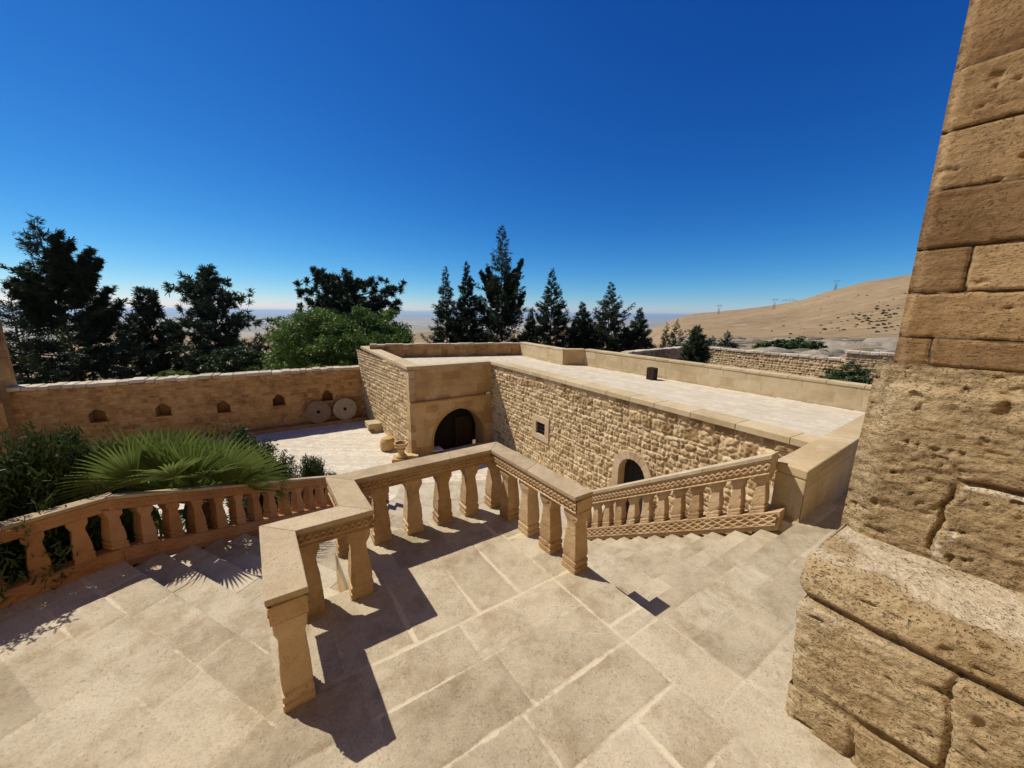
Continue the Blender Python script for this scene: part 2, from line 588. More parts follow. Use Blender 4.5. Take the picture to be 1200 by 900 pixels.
# brown knoll at left and a shoulder of dry ground in the middle
for a0, wa, r0, wr_, top in [(-31.5, 3.2, 900, 170, -1.45), (-25, 5, 620, 140, -2.5), (-12, 9, 560, 170, -3.0), (-45, 8, 700, 200, -2.2), (6, 10, 640, 200, -2.9), (-36, 4, 480, 110, -3.4)]:
    ztop = CAM.z + r0 * math.tan(math.radians(top))
    w = np.exp(-((deg - a0) / wa) ** 2 - ((RD - r0) / wr_) ** 2)
    zt = np.maximum(zt, zt + (ztop - zt) * np.clip(w * 1.02, 0, 1))
P3 = np.stack([X.ravel() / 90, Y.ravel() / 90, np.zeros(X.size)], 1)
rough = fbm3(P3, 5, 3).reshape(X.shape)
zt = zt + rough * np.clip(RD * .0045, 0, 3.0) * sstep(40, 90, RD) * (1 - .85 * sstep(2500, 5000, RD))
# rocky shelf: little cliffs in the middle distance on the right
shelf = wr * np.exp(-((np.log(RD) - math.log(95)) / .60) ** 2)
st = fbm3(np.stack([X.ravel() / 26, Y.ravel() / 26, zt.ravel() / 3], 1), 5, 21).reshape(X.shape)
st2 = fbm3(np.stack([X.ravel() / 9, Y.ravel() / 9, zt.ravel() / 2], 1), 4, 23).reshape(X.shape)
zt = zt + shelf * (np.round((st + .25 * st2) * 4) / 4 * 3.0 + st2 * .7)
na = len(az)
V = np.stack([X, Y, zt], -1).reshape(-1, 3)
idx = np.arange(V.shape[0]).reshape(X.shape)
q = np.stack([idx[:-1, :-1], idx[:-1, 1:], idx[1:, 1:], idx[1:, :-1]], -1).reshape(-1, 4)[:, ::-1]
rock_mask = shelf * (.45 + .55 * sstep(-.3, .3, st)) * 1.2
mt, nt, b = new_mat("dry_hillside")
co = N(nt, "ShaderNodeNewGeometry").outputs["Position"]
n1 = noise_n(nt, co, .012, 8, .65); n2_ = noise_n(nt, co, .12, 8, .7); n3 = noise_n(nt, co, .0011, 6, .6)
dry = ramp_n(nt, math_n(nt, 'ADD', math_n(nt, 'MULTIPLY', n1, .5), math_n(nt, 'MULTIPLY', n2_, .5)), [(.3, (.15, .10, .05)), (.48, (.27, .185, .092)), (.7, (.37, .27, .145))])
n5 = noise_n(nt, co, .55, 6, .7)
rk = ramp_n(nt, math_n(nt, 'ADD', math_n(nt, 'MULTIPLY', n2_, .45), math_n(nt, 'MULTIPLY', n5, .55)), [(.38, (.07, .06, .04)), (.47, (.26, .22, .16)), (.56, (.30, .26, .20)), (.7, (.40, .36, .29))])
tuft = N(nt, "ShaderNodeTexVoronoi"); tuft.inputs["Scale"].default_value = .16
nt.links.new(co, tuft.inputs["Vector"])
tm = math_n(nt, 'MULTIPLY', ramp_n(nt, tuft.outputs["Distance"], [(.10, 1.0), (.26, 0.0)]), ramp_n(nt, noise_n(nt, co, .02, 5, .7), [(.44, 0.0), (.58, 1.0)]))
dry = mix_n(nt, math_n(nt, 'MULTIPLY', tm, .65), dry, (.075, .065, .035))
dry = mix_n(nt, ramp_n(nt, noise_n(nt, co, .06, 9, .78), [(.56, 0.0), (.66, .8)]), dry, (.33, .285, .215))
jd = N(nt, "ShaderNodeAttribute", attribute_name="jd").outputs["Fac"]
rkm = ramp_n(nt, math_n(nt, 'ADD', jd, math_n(nt, 'MULTIPLY', math_n(nt, 'SUBTRACT', n2_, .5), 1.1)), [(.35, 0.0), (.6, 1.0)])
col = mix_n(nt, rkm, dry, rk)
far = N(nt, "ShaderNodeAttribute", attribute_name="rnd").outputs["Fac"]
vor = N(nt, "ShaderNodeTexVoronoi"); vor.inputs["Scale"].default_value = .0016
nt.links.new(co, vor.inputs["Vector"])
fcol = ramp_n(nt, math_n(nt, 'FRACT', math_n(nt, 'MULTIPLY', vor.outputs["Color"], 1.0)), [(.0, (.34, .27, .18)), (.35, (.44, .35, .23)), (.6, (.26, .22, .15)), (.82, (.12, .17, .075)), (1.0, (.38, .30, .20))])
fields = mix_n(nt, .55, ramp_n(nt, n3, [(.35, (.22, .19, .12)), (.5, (.34, .27, .17)), (.65, (.42, .33, .22))]), fcol)
col = mix_n(nt, far, col, fields)
nt.links.new(col, b.inputs["Base Color"])
bp = N(nt, "ShaderNodeBump"); bp.inputs["Strength"].default_value = .8; bp.inputs["Distance"].default_value = 1.2
nt.links.new(n2_, bp.inputs["Height"]); nt.links.new(bp.outputs[0], b.inputs["Normal"])
me = mesh_np("terrain", V, q, dict(rnd=sstep(1300, 2200, RD).ravel(), jd=rock_mask.ravel()), True)
terrain = link("terrain", me, mt)
tag(terrain, kind="structure")


def terrain_z(x, y):
    r = math.hypot(x, y); a = math.atan2(x, y)
    i = int(np.clip(np.searchsorted(rad, r) - 1, 0, len(rad) - 2))
    j = int(np.clip(np.searchsorted(az, a) - 1, 0, len(az) - 2))
    fi = (r - rad[i]) / (rad[i + 1] - rad[i]); fj = (a - az[j]) / (az[j + 1] - az[j])
    return float((zt[i, j] * (1 - fj) + zt[i, j + 1] * fj) * (1 - fi) + (zt[i + 1, j] * (1 - fj) + zt[i + 1, j + 1] * fj) * fi)


# --- air
mt = bpy.data.materials.new("haze_air"); mt.use_nodes = True
nt = mt.node_tree; nt.nodes.clear()
out = N(nt, "ShaderNodeOutputMaterial"); pv = N(nt, "ShaderNodeVolumePrincipled")
pv.inputs["Color"].default_value = (.52, .77, 1.0, 1)
pv.inputs["Density"].default_value = 4.5e-5
pv.inputs["Anisotropy"].default_value = 0.2
nt.links.new(pv.outputs[0], out.inputs["Volume"])
hz = MB(); hz.box((-47000, -47000, -275), (94000, 0, 0), (0, 94000, 0), (0, 0, 275 + max(20.0, float(zt.max()) + 15)))
tag(hz.build("haze", mt), kind="stuff")

# --- courtyard paving (low level)
S_EDGE = None
LW_A = on_z(576, 423.5, 0.0); LW_B = on_z(947, 517, 0.0)
LWd = Vector((LW_B.x - LW_A.x, LW_B.y - LW_A.y, 0)).normalized()
LWn = Vector((LWd.y, -LWd.x, 0))
if LWn.dot(Vector((-1, -1, 0))) < 0: LWn = -LWn
PC = on_z(479.3, 430.2, 0.0); PC.z = 0
LF = Vector((-9.2, 22.3, 0))
PW_A = Vector((-9.19, 22.44, 0)); PWd = Vector((-.8526, -.5226, 0)); PWn = Vector((.5226, -.8526, 0))


def pave(course, wid, seed, gap=.012, dep=.006):
    def fn(U, V):
        D, r1, r2 = masonry(U, V, course, wid, seed, .015, .02, .25)
        g = n2(U, V, 4, seed + 1) * .5 + .5
        jd = 1 - sstep(gap * .3, gap * 1.6, D)
        disp = -dep * jd + (r2 - .5) * .008 + n2(U, V, 6, seed + 2) * .004
        return disp, r1, jd
    return fn


court_poly = [(-27, 8), (-23, 16), (-9.0, 22.6), (-4.5, 16.2), (-1.0, 18.6), (7, 6), (3, 2), (-8, -4), (-24, -4)]
p0 = Vector((-27, -2, ZC))
panel("courtyard_paving", p0, (1, 0, 0), (0, 1, 0), 34, 26, .07, pave(.16, (.16, .34), 5, .02), M['court'],
      None, keep=lambda U, V: pip(U + p0.x, V + p0.y, court_poly) & ((V + p0.y) > 3.0), nrm=(0, 0, 1))
tag(bpy.data.objects["courtyard_paving"], kind="structure")
mb = MB(); mb.prism(court_poly, ZC - 2.2, ZC - .03)
tag(mb.build("courtyard_ground", M['court']), kind="structure")

# --- upper terrace: solid body, edge stones and paved sheet
Q = np.array([-3.75, 3.13])                       # kink of the planter balustrade, start of the left flight
d12 = np.array([math.sin(math.radians(12)), math.cos(math.radians(12))])
lev = [xy(on_z(141, 664, 0)), xy(on_z(67, 692, 0)), xy(on_z(0, 720, 0))]
lev_d = (lev[2] - lev[0]) / np.linalg.norm(lev[2] - lev[0])
LEV_END = Q + lev_d * 3.2


def ab2(a, b):
    p = a * A1 + b * B1
    return (p[0], p[1])


R0 = np.array([-1.93, 2.27])
land_poly = [tuple(Q), tuple(R0), ab2(2.95, -.07), ab2(3.12, -.07), ab2(3.12, .50), ab2(3.81, .50), ab2(3.81, 2.45),
             ab2(1.45, 2.45), ab2(1.45, 5.0), (3.16, 4.12), (3.2, 4.35), (5.75, 6.5), (6.6, 6.2),
             (6.6, -4), (-8, -4), tuple(LEV_END)]
mb = MB(); mb.prism(land_poly, ZC - 1, -.17)
body = mb.build("terrace_base", M['rubble_fine'])
tag(body, kind="structure")
# edge stones round the open sides
mb = MB()
ed = land_poly[:13]
for i in range(len(ed) - 1):
    p, q_ = np.array(ed[i]), np.array(ed[i + 1])
    L = np.linalg.norm(q_ - p)
    if L < .05: continue
    d = (q_ - p) / L; n = np.array([-d[1], d[0]])
    if not pip(np.array([(p + q_)[0] / 2 + n[0] * .05]), np.array([(p + q_)[1] / 2 + n[1] * .05]), land_poly)[0]:
        n = -n
    w = .14
    k = max(1, int(L / .75)); e = L / k
    for j in range(k):
        a_ = p + d * (e * j + .002); 
        mb.box((a_[0], a_[1], -.17), (d[0] * (e - .004), d[1] * (e - .004), 0), (n[0] * w, n[1] * w, 0), (0, 0, .164))
tag(mb.build("terrace_edge", M['step'], None, .006), kind="structure")

# slab layout of the landing, in (a, b)
cells = []
def cell(a0, a1, bs):
    for i in range(len(bs) - 1):
        cells.append((a0, a1, bs[i], bs[i + 1]))
cell(3.12, 3.85, [-.2, .45, .95, 1.5, 2.0, 2.46])
cell(2.27, 3.12, [-.1, .30, .78, 1.30, 1.70, 2.07])
cell(1.90, 2.27, [-.1, .36, 1.12, 2.06])
cell(1.46, 1.90, [-.1, .40, 1.22, 2.06])
cell(1.08, 1.46, [-.1, .22, 1.13, 2.06])
cell(.70, 1.08, [-.1, .52, 1.65, 2.06])
cell(.28, .70, [-.1, .9, 1.5, 2.06])
cell(-.2, .28, [-.1, .5, 1.2, 1.9, 2.06])
for a0, a1 in ((1.62, 2.27), (2.27, 2.62)):
    cells.append((a0, a1, 2.06, 2.46))
cells.append((1.46, 1.62, 2.06, 2.46))
cells += [(.83, 1.46, 2.06, 2.47), (.25, .83, 2.06, 2.47), (-.3, .25, 2.06, 2.47)]
cell(1.17, 1.70, [2.47, 3.05, 3.75, 4.5, 5.1])
cell(.83, 1.17, [2.47, 3.28, 4.35, 5.3])
cell(.30, .83, [2.47, 3.0, 3.9, 4.9])
Dv = np.array([math.sin(math.radians(20)), math.cos(math.radians(20))]); Nv = np.array([.906, -.423])
LI = np.linalg.inv(np.array([[Dv[0], Nv[0]], [Dv[1], Nv[1]]]))
FA0, FB0 = -1.7, -6.5


def floor_fn(U, V):
    a = U + FA0; b_ = V + FB0
    x = a * A1[0] + b_ * B1[0]; y = a * A1[1] + b_ * B1[1]
    wob = n2(x, y, 2.2, 41) * .012
    D = np.full(U.shape, 9.0); r = np.full(U.shape, .5); r2 = np.full(U.shape, .5)
    rg = np.random.default_rng(3)
    # left part: courses parallel to the first step of the left flight
    s_ = LI[0, 0] * (x - Q[0]) + LI[0, 1] * (y - Q[1]); n_ = LI[1, 0] * (x - Q[0]) + LI[1, 1] * (y - Q[1])
    Dm, ra, rb = masonry(n_, s_ + .005, .28, (.42, .80), 77, .006, .012, .02)
    D[:] = Dm; r[:] = ra; r2[:] = rb
    right = (b_ + wob * 2 > -.1)
    Dm2, ra2, rb2 = masonry(b_, a, .42, (.5, .9), 91, .006, .012, .15)
    D = np.where(right, Dm2, D); r = np.where(right, ra2, r); r2 = np.where(right, rb2, r2)
    for (a0, a1, b0, b1) in cells:
        u1, u2 = rg.random(), rg.random()
        aw = a + wob; bw = b_ + wob * .8
        mk = (aw >= a0) & (aw < a1) & (bw >= b0) & (bw < b1)
        d = np.minimum(np.minimum(aw - a0, a1 - aw), np.minimum(bw - b0, b1 - bw))
        D[mk] = d[mk]; r[mk] = u1; r2[mk] = u2
    fade = sstep(-.35, .25, n2(x, y, 1.3, 51))
    leftq = 1 - right * 1.0
    fade = np.maximum(fade, .55 * leftq * sstep(-.3, .1, n2(x, y, .9, 63)))
    wid = .002 + .012 * fade * (1 + .9 * n2(x, y, 3.7, 59)) + .006 * n2(x, y, 12, 52)
    jd = (1 - sstep(wid * .4, wid * 1.9 + .004, D)) * (.40 + .6 * fade)
    jd = jd * (1 - .45 * leftq * (1 - fade)) * (1 - .75 * sstep(2.44, 2.50, b_) * (1 - .5 * sstep(.1, .3, n2(x, y, 1.7, 57)))) * (.7 + .3 * sstep(-.3, .2, n2(x, y, 3.1, 58)))
    tilt = (r2 - .5) * .006
    disp = tilt * sstep(0, .03, D) - .0045 * (1 - sstep(.0, .018, D)) + n2(x, y, 5, 53) * .0035 + n2(x, y, 28, 54) * .0016
    return disp, r, jd


def floor_keep(U, V):
    a = U + FA0; b_ = V + FB0
    x = a * A1[0] + b_ * B1[0]; y = a * A1[1] + b_ * B1[1]
    k = pip(x, y, land_poly)
    return k & (y > -1.0)


panel("terrace_floor", (FA0 * A1[0] + FB0 * B1[0], FA0 * A1[1] + FB0 * B1[1], 0), (A1[0], A1[1], 0), (B1[0], B1[1], 0),
      8.6, 12.5, .0145, floor_fn, M['paving'], None, keep=floor_keep, nrm=(0, 0, 1))
tag(bpy.data.objects["terrace_floor"], kind="structure")

# --- flights of steps
def flight(name, quads, drop, thick=.36, mat=None):
    """quads: (left0,right0,right1,left1) per tread, in plan; split into slabs"""
    mb = MB()
    rg = random.Random(hash(name) % 1000)
    for k, (l0, r0, r1, l1, z) in enumerate(quads):
        n = rg.choice([3, 4, 4, 5])
        cuts = [0] + sorted(rg.uniform(.1, .9) for _ in range(n - 1)) + [1]
        cuts = [c for i, c in enumerate(cuts) if i == 0 or c - cuts[i - 1] > .08 or c == 1]
        for c0, c1 in zip(cuts[:-1], cuts[1:]):
            e = .0004
            f = lambda A, B_, t: (np.array(A) * (1 - t) + np.array(B_) * t)
            poly = [tuple(f(l0, r0, c0 + e)), tuple(f(l0, r0, c1 - e)), tuple(f(l1, r1, c1 - e)), tuple(f(l1, r1, c0 + e))]
            dz = rg.uniform(-.003, .003)
            mb.prism(poly, z - thick, z + dz)
    return mb.build(name, mat or M['step'], None, .005, .0022, .12)


RS = .166; RT = .275
quads = []
for k in range(1, 12):
    a0 = 1.45 + RT * (k - 1) - .03; a1 = 1.45 + RT * k
    quads.append((ab2(a0, 2.42), ab2(a0, 4.97), ab2(a1, 4.97), ab2(a1, 2.42), -RS * k))
o = flight("stone_stairs", quads, RS); tag(o, kind="structure"); o.name = "stairs_right"
d24 = np.array([math.sin(math.radians(24)), math.cos(math.radians(24))])
quads = []
for k in range(1, 17):
    t0 = .30 * (k - 1) - .03; t1 = .30 * k
    quads.append((Q + d12 * t0, R0 + d24 * t0, R0 + d24 * t1, Q + d12 * t1, -.117 * k))
o = flight("stairs_left", quads, .117); tag(o, kind="structure")
plat = [tuple(Q + d12 * 4.8), tuple(xy(on_z(470, 567, ZP))), tuple(xy(on_z(590, 561, ZP))), (2.4, 8.2), ab2(4.48, 5.0), ab2(4.45, 2.3), ab2(3.7, 2.3), ab2(3.7, .4), tuple(R0 + d24 * 4.7)]
mb = MB(); mb.prism(plat, ZC - .5, ZP)
o = mb.build("stair_landing", M['step']); tag(o, kind="structure")
e0 = xy(on_z(470, 567, ZP)); e1 = xy(on_z(590, 561, ZP))
dn = np.array([-(e1 - e0)[1], (e1 - e0)[0]]); dn /= np.linalg.norm(dn)
quads = []
for k in range(1, 13):
    quads.append((e0 + dn * .28 * (k - 1), e1 + dn * .28 * (k - 1), e1 + dn * .28 * k, e0 + dn * .28 * k, ZP - .174 * k))
o = flight("stairs_lower", quads, .174, thick=.5); tag(o, kind="structure")
# solid bodies under the flights
mb = MB()
for k in range(1, 12):
    a0 = 1.45 + RT * (k - 1); a1 = 1.45 + RT * k
    mb.prism([ab2(a0, 2.44), ab2(a0, 4.99), ab2(a1, 4.99), ab2(a1, 2.44)], ZC - .5, -RS * k - .3)
for k in range(1, 17):
    t0 = .30 * (k - 1); t1 = .30 * k
    mb.prism([tuple(Q + d12 * t0), tuple(R0 + d24 * t0), tuple(R0 + d24 * t1), tuple(Q + d12 * t1)], ZC - .5, -.117 * k - .3)
o = mb.build("stairs_base", M['rubble_fine']); tag(o, kind="structure")

# ================================================================== masonry things
def coping(name, p0, p1, ztop0, ztop1, th, w, seg, parent, mat, wear=.006, bevel=.012, seed=1, side=None, over=.0, jit=.0):
    """row of cap stones from p0 to p1; w = width, hanging on the side of normal `side`"""
    rg = random.Random(seed)
    p0 = Vector((p0[0], p0[1], 0)); p1 = Vector((p1[0], p1[1], 0))
    L = (p1 - p0).length; d = (p1 - p0) / L
    n = side if side is not None else Vector((-d.y, d.x, 0))
    mb = MB(); s = 0
    while s < L - .01:
        e = min(L, s + rg.uniform(*seg))
        if L - e < seg[0] * .4: e = L
        z0 = ztop0 + (ztop1 - ztop0) * s / L; z1 = ztop0 + (ztop1 - ztop0) * e / L
        j = rg.uniform(-jit, jit); jj = rg.uniform(-jit, jit) * .6
        g = .004
        a = p0 + d * (s + g) - n * (over + jj); b_ = p0 + d * (e - g) - n * (over + jj)
        o2 = n * (w + over)
        pts = [a, b_, b_ + o2, a + o2]
        zt_ = [z0 + j, z1 + j, z1 + j, z0 + j]
        mb.prism([(p.x, p.y) for p in pts], [z - th for z in zt_], zt_)
        s = e
    return mb.build(name, mat, parent, bevel, wear, .12 if wear else 0)


def rubble_fn(course, wid, seed, dep=.03, gap=.012, rnd_=.035, warp=.025, rough=.012):
    def fn(U, V):
        D, r1, r2 = masonry(U, V, course, wid, seed, warp, rnd_, .35)
        edge = sstep(gap * .4, gap + rnd_ * 1.2, D)
        disp = dep * edge * (.45 + .75 * r2) + n2(U, V, 9, seed + 5) * rough * edge + n2(U, V, 22, seed + 8) * rough * .5
        jd = 1 - sstep(gap * .5, gap * 1.5, D + n2(U, V, 16, seed + 9) * gap * .5)
        return disp, r1, jd
    return fn


def ashlar_fn(course, wid, seed, gap=.006, dep=.004, rough=.002):
    def fn(U, V):
        D, r1, r2 = masonry(U, V, course, wid, seed, .004, .008, .12)
        jd = 1 - sstep(gap * .4, gap * 1.8, D)
        return (r2 - .5) * dep - dep * 1.5 * jd + n2(U, V, 8, seed + 4) * rough, r1, jd
    return fn


UZ = (0, 0, 1)

# ---------------------------------------------------------------- gatehouse
GATE = empty("gatehouse", (PC.x, PC.y, ZC), "long flat roofed stone gatehouse with a pointed arch portal and a paved roof terrace", "building")
GX = LW_A + (LWd * 14.3)                         # near end of the long wall
ROOFZ = -.25
rb = [on_z(1010, 482, ROOFZ), on_z(684, 428, ROOFZ), on_z(659, 427.5, ROOFZ), on_z(609, 416, ROOFZ)]
lf2 = PC + (LF - PC) * .80
roof_poly = [(PC.x, PC.y), (LW_A.x, LW_A.y), (GX.x, GX.y), (10.5, 4.2), (12.6, 6.4), (rb[0].x, rb[0].y), (rb[1].x, rb[1].y), (rb[2].x, rb[2].y), (rb[3].x, rb[3].y), (lf2.x, lf2.y)]
# core painted near-black so that openings look into shade
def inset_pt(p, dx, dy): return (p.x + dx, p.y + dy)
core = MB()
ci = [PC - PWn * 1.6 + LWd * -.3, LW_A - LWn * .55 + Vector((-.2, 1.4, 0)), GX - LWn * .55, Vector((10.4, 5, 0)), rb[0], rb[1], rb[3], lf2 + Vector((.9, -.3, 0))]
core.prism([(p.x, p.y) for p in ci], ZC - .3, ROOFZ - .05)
core.build("shade_core", M['dark'], GATE)
rs_ = [(PC.x + .35, PC.y + .35), (LW_A.x + .12, LW_A.y + .35), (GX.x + .25, GX.y + .1)] + roof_poly[3:9] + [(lf2.x + .4, lf2.y - .1)]
mb = MB(); mb.prism(rs_, ROOFZ - .25, ROOFZ - .02)
mb.build("roof_slab", M['roofpave'], GATE)
ro = Vector((PC.x - 5, 2.0, ROOFZ))
rdir = Vector((LWd.x, LWd.y, 0))
# roof paving laid parallel to the long wall
rO = LW_A - LWd * 6.5 + LWn * 9; rO.z = ROOFZ
rside = -LWn
def rkeep(U, V):
    return pip(rO.x + U * LWd.x + V * rside.x, rO.y + U * LWd.y + V * rside.y, roof_poly)
panel("roof", rO, LWd, rside, 24, 24, .07, pave(.17, (.2, .42), 15, .02, .005), M['roofpave'], GATE, keep=rkeep, nrm=(0, 0, 1))

# long rubble wall
def s_on(px, py):
    r = ray(px, py)
    nn = LWn
    t = (LW_A - CAM).dot(nn) / r.dot(nn)
    p = CAM + r * t
    return (p - LW_A).dot(LWd), p.z
LWL = 14.3
def lw_open(U, V):
    z = V + ZC - .1
    k = ~((U > 4.42) & (U < 5.16) & (z > -2.72) & (z < -2.22))
    dx = np.abs(U - DOOR_S)
    k &= ~((dx < .56) & (z < DOOR_ZC)) & ~(np.hypot(dx, z - DOOR_ZC) < .56)
    return k
w0 = s_on(629.6, 495); w1 = s_on(639.5, 510.7)
dl = s_on(725.5, 560); dr = s_on(757, 560); dt = s_on(740, 537)
DOOR_S = (dl[0] + dr[0]) / 2 + .02; DOOR_R = (dr[0] - dl[0]) / 2; DOOR_ZC = dt[1] - DOOR_R
wt_ = s_on(639.3, 498.0); WIN = (w0[0], w1[0], w1[1] - .03, wt_[1] + .03)
def lw_keep(U, V):
    z = V + ZC - .1
    k = ~((U > WIN[0] - .02) & (U < WIN[1] + .02) & (z > WIN[2] - .02) & (z < WIN[3] + .02))
    dx = np.abs(U - DOOR_S)
    return k & ~((dx < DOOR_R + .02) & (z < DOOR_ZC)) & ~(np.hypot(dx, z - DOOR_ZC) < DOOR_R + .02)
_rf = rubble_fn(.18, (.11, .32), 101, .040, .018, .022, .055, .036)
_rt = rubble_fn(.31, (.22, .50), 107, .045, .018, .026, .06, .042)
def lw_fn(U, V):
    d1, r1, j1 = _rf(U, V); d2, r2, j2 = _rt(U, V)
    top = (V + ZC - .1) > (-.62 + .1 * np.sin(U * 1.7)) - .18 * (U > 9)
    return np.where(top, d2, d1), np.where(top, r2, r1), np.where(top, j2, j1)
panel("long_wall", LW_A + Vector((0, 0, ZC - .1)), LWd, UZ, LWL, -ZC + .1 - .13, .026, lw_fn, M['rubble'], GATE, keep=lw_keep, nrm=LWn)
coping("wall_coping", LW_A - LWd * .05, LW_A + LWd * 14.2, .02, .02, .15, .52, (.6, 1.15), GATE, M['parapet'], .004, .012, 4, side=-LWn, over=.115)

# little window: stone surround + iron bars
wi = MB()
def onw(s, z, out=0.0): 
    p = LW_A + LWd * s + LWn * out; p.z = z
    return p
fw = .26
for (sa, sb, za, zb) in ((WIN[0] - fw, WIN[1] + fw, WIN[3], WIN[3] + .27), (WIN[0] - fw, WIN[1] + fw, WIN[2] - .24, WIN[2]), (WIN[0] - fw, WIN[0], WIN[2] + .002, WIN[3] - .002), (WIN[1], WIN[1] + fw, WIN[2] + .002, WIN[3] - .002)):
    wi.box(onw(sa, za, -.2), LWd * (sb - sa), LWn * .27, Vector((0, 0, zb - za)))
wo = wi.build("window", M['surround'], GATE, .01, .003, .15)
gb = MB()
for k in range(1, 3):
    s = WIN[0] + (WIN[1] - WIN[0]) * k / 3
    gb.tube(onw(s, WIN[2], .01), onw(s, WIN[3], .01), .016)
for k in range(1, 3):
    z = WIN[2] + (WIN[3] - WIN[2]) * k / 3
    gb.tube(onw(WIN[0], z, .01), onw(WIN[1], z, .01), .016)
gb.build("window_grille", M['iron'], wo)
pn = MB(); pn.box(onw(WIN[0] + .001, WIN[2] + .001, -.03), LWd * (WIN[1] - WIN[0] - .002), LWn * -.02, Vector((0, 0, WIN[3] - WIN[2] + .1)))
pn.build("window_shade_fill", M['dark'], wo)  # near-black sheet paints the shade behind the bars

# arched door: surround as voussoir ring
def arch_ring(mb, ori, ux, un, s0, zc, r0, r1, depth, out, n=11, zb=None, pr=0.0, gap=.004):
    """ring of voussoirs (pointed when pr>0) and jambs"""
    def P(s, z, o): 
        p = ori + ux * s + un * o; p.z = z
        return p
    th = [math.pi * i / n for i in range(n + 1)]
    for i in range(n):
        a0, a1 = th[i] + gap, th[i + 1] - gap
        pts = [(s0 + r0 * math.cos(a0), zc + r0 * math.sin(a0)), (s0 + r1 * math.cos(a0), zc + r1 * math.sin(a0)),
               (s0 + r1 * math.cos(a1), zc + r1 * math.sin(a1)), (s0 + r0 * math.cos(a1), zc + r0 * math.sin(a1))]
        v = [P(s, z, out) for s, z in pts] + [P(s, z, out - depth) for s, z in pts]
        mb.add(v, [(0, 1, 2, 3), (7, 6, 5, 4), (0, 4, 5, 1), (1, 5, 6, 2), (2, 6, 7, 3), (3, 7, 4, 0)])
    if zb is not None:
        z = zb; k = 0
        while z < zc - .01:
            z1 = min(zc, z + (.42 if k % 2 else .5)); k += 1
            if zc - z1 < .15: z1 = zc
            for sg in (-1, 1):
                sa = s0 + sg * r0; sb = s0 + sg * (r1 + (.10 if k % 2 else 0))
                mb.box(P(min(sa, sb), z + .003, out - depth), ux * abs(sb - sa), un * depth, Vector((0, 0, z1 - z - .006)))
            z = z1
dd = MB()
arch_ring(dd, LW_A, LWd, LWn, DOOR_S, DOOR_ZC, DOOR_R, DOOR_R + .25, .36, .085, 11, ZC)
do = dd.build("doorway", M['surround'], GATE, .008, .003, .12)
dp = MB()
for k in range(6):
    s = DOOR_S - DOOR_R + k * DOOR_R / 3
    dp.box(onw(s + .004, ZC, -.20), LWd * (DOOR_R / 3 - .008), LWn * -.05, Vector((0, 0, DOOR_ZC - ZC + DOOR_R)))
dp.build("door_shade_fill", M['dark'], do)  # planks coloured near-black to stand for the shaded door opening

# portal wall between the left corner and the long wall
PTd = Vector((LW_A.x - PC.x, LW_A.y - PC.y, 0)); PTL = PTd.length; PTd.normalize()
PTn = Vector((PTd.y, -PTd.x, 0))
if PTn.dot(-Vector((PC.x, PC.y, 0))) < 0: PTn = -PTn
def pt_on(px, py):
    r = ray(px, py); t = (PC - CAM).dot(PTn) / r.dot(PTn); p = CAM + r * t
    return (p - PC).dot(PTd), p.z
aL = pt_on(508.3, 526)[0]; aR = pt_on(566.3, 518)[0]; aT = pt_on(542.5, 477.5)[1]
AC = (aL + aR) / 2; AW = (aR - aL) / 2; AR = AW * 1.13
AZC = aT - math.sqrt(AR ** 2 - (AR - AW) ** 2)
ZL = pt_on(482, 472.5)[1]
def in_arch(s, z, grow=0.0):
    dx = np.abs(s - AC)
    return ((dx < AW + grow) & (z < AZC)) | ((z >= AZC) & (np.hypot(dx + (AR - AW), z - AZC) < AR + grow))
panel("portal_wall", PC + PTn * .05 + Vector((0, 0, ZC - .8)), PTd, UZ, PTL, ZL - ZC + .8, .04, ashlar_fn(.34, (.5, 1.0), 31), M['dressed'], GATE,
      keep=lambda U, V: ~in_arch(U, V + ZC - .8), nrm=PTn)
panel("portal_parapet", PC + Vector((0, 0, ZL)), PTd, UZ, PTL, -ZL - .03, .04, ashlar_fn(.36, (.5, 1.0), 33), M['dressed'], GATE, nrm=PTn)
mb = MB(); p = PC + PTn * .002; p.z = ZL - .05
mb.box(p - PTn * .1 - PTd * .06, PTd * (PTL + .06), PTn * .24, Vector((0, 0, .075)))
mb.build("ledge", M['dressed'], GATE, .01, .004, .15)
coping("portal_coping", PC - PTd * .05, PC + PTd * PTL, .02, .02, .14, .4, (.7, 1.3), GATE, M['parapet'], .004, .012, 5, side=-PTn, over=.09)
# arch reveal
am = MB(); pts = []
n = 14
for i in range(n + 1):
    t = i / n
    a = math.acos((AR - AW) / AR) * t
    pts.append((AC + (AR * math.cos(a) - (AR - AW)), AZC + AR * math.sin(a)))
left = [(2 * AC - s, z) for s, z in pts][::-1]
prof = [(AC + AW, ZC - .8)] + pts + left[1:] + [(AC - AW, ZC - .8)]
v = []; f = []
for s, z in prof:
    for rr, o_ in ((0, .06), (0, -.9), (.12, -.9), (.12, .06)):
        dx = (s - AC); L_ = math.hypot(dx, max(z - AZC, 0)) or 1
        ss = s + rr * dx / L_; zz_ = z + rr * max(z - AZC, 0) / L_
        q_ = PC + PTd * ss + PTn * o_; q_.z = zz_; v.append(q_)
for i in range(len(prof) - 1):
    for k in range(4):
        a_, b_ = i * 4 + k, i * 4 + (k + 1) % 4
        f.append((a_, b_, b_ + 4, a_ + 4))
am.add(v, f)
ao = am.build("portal_arch", M['dressed'], GATE, .004)
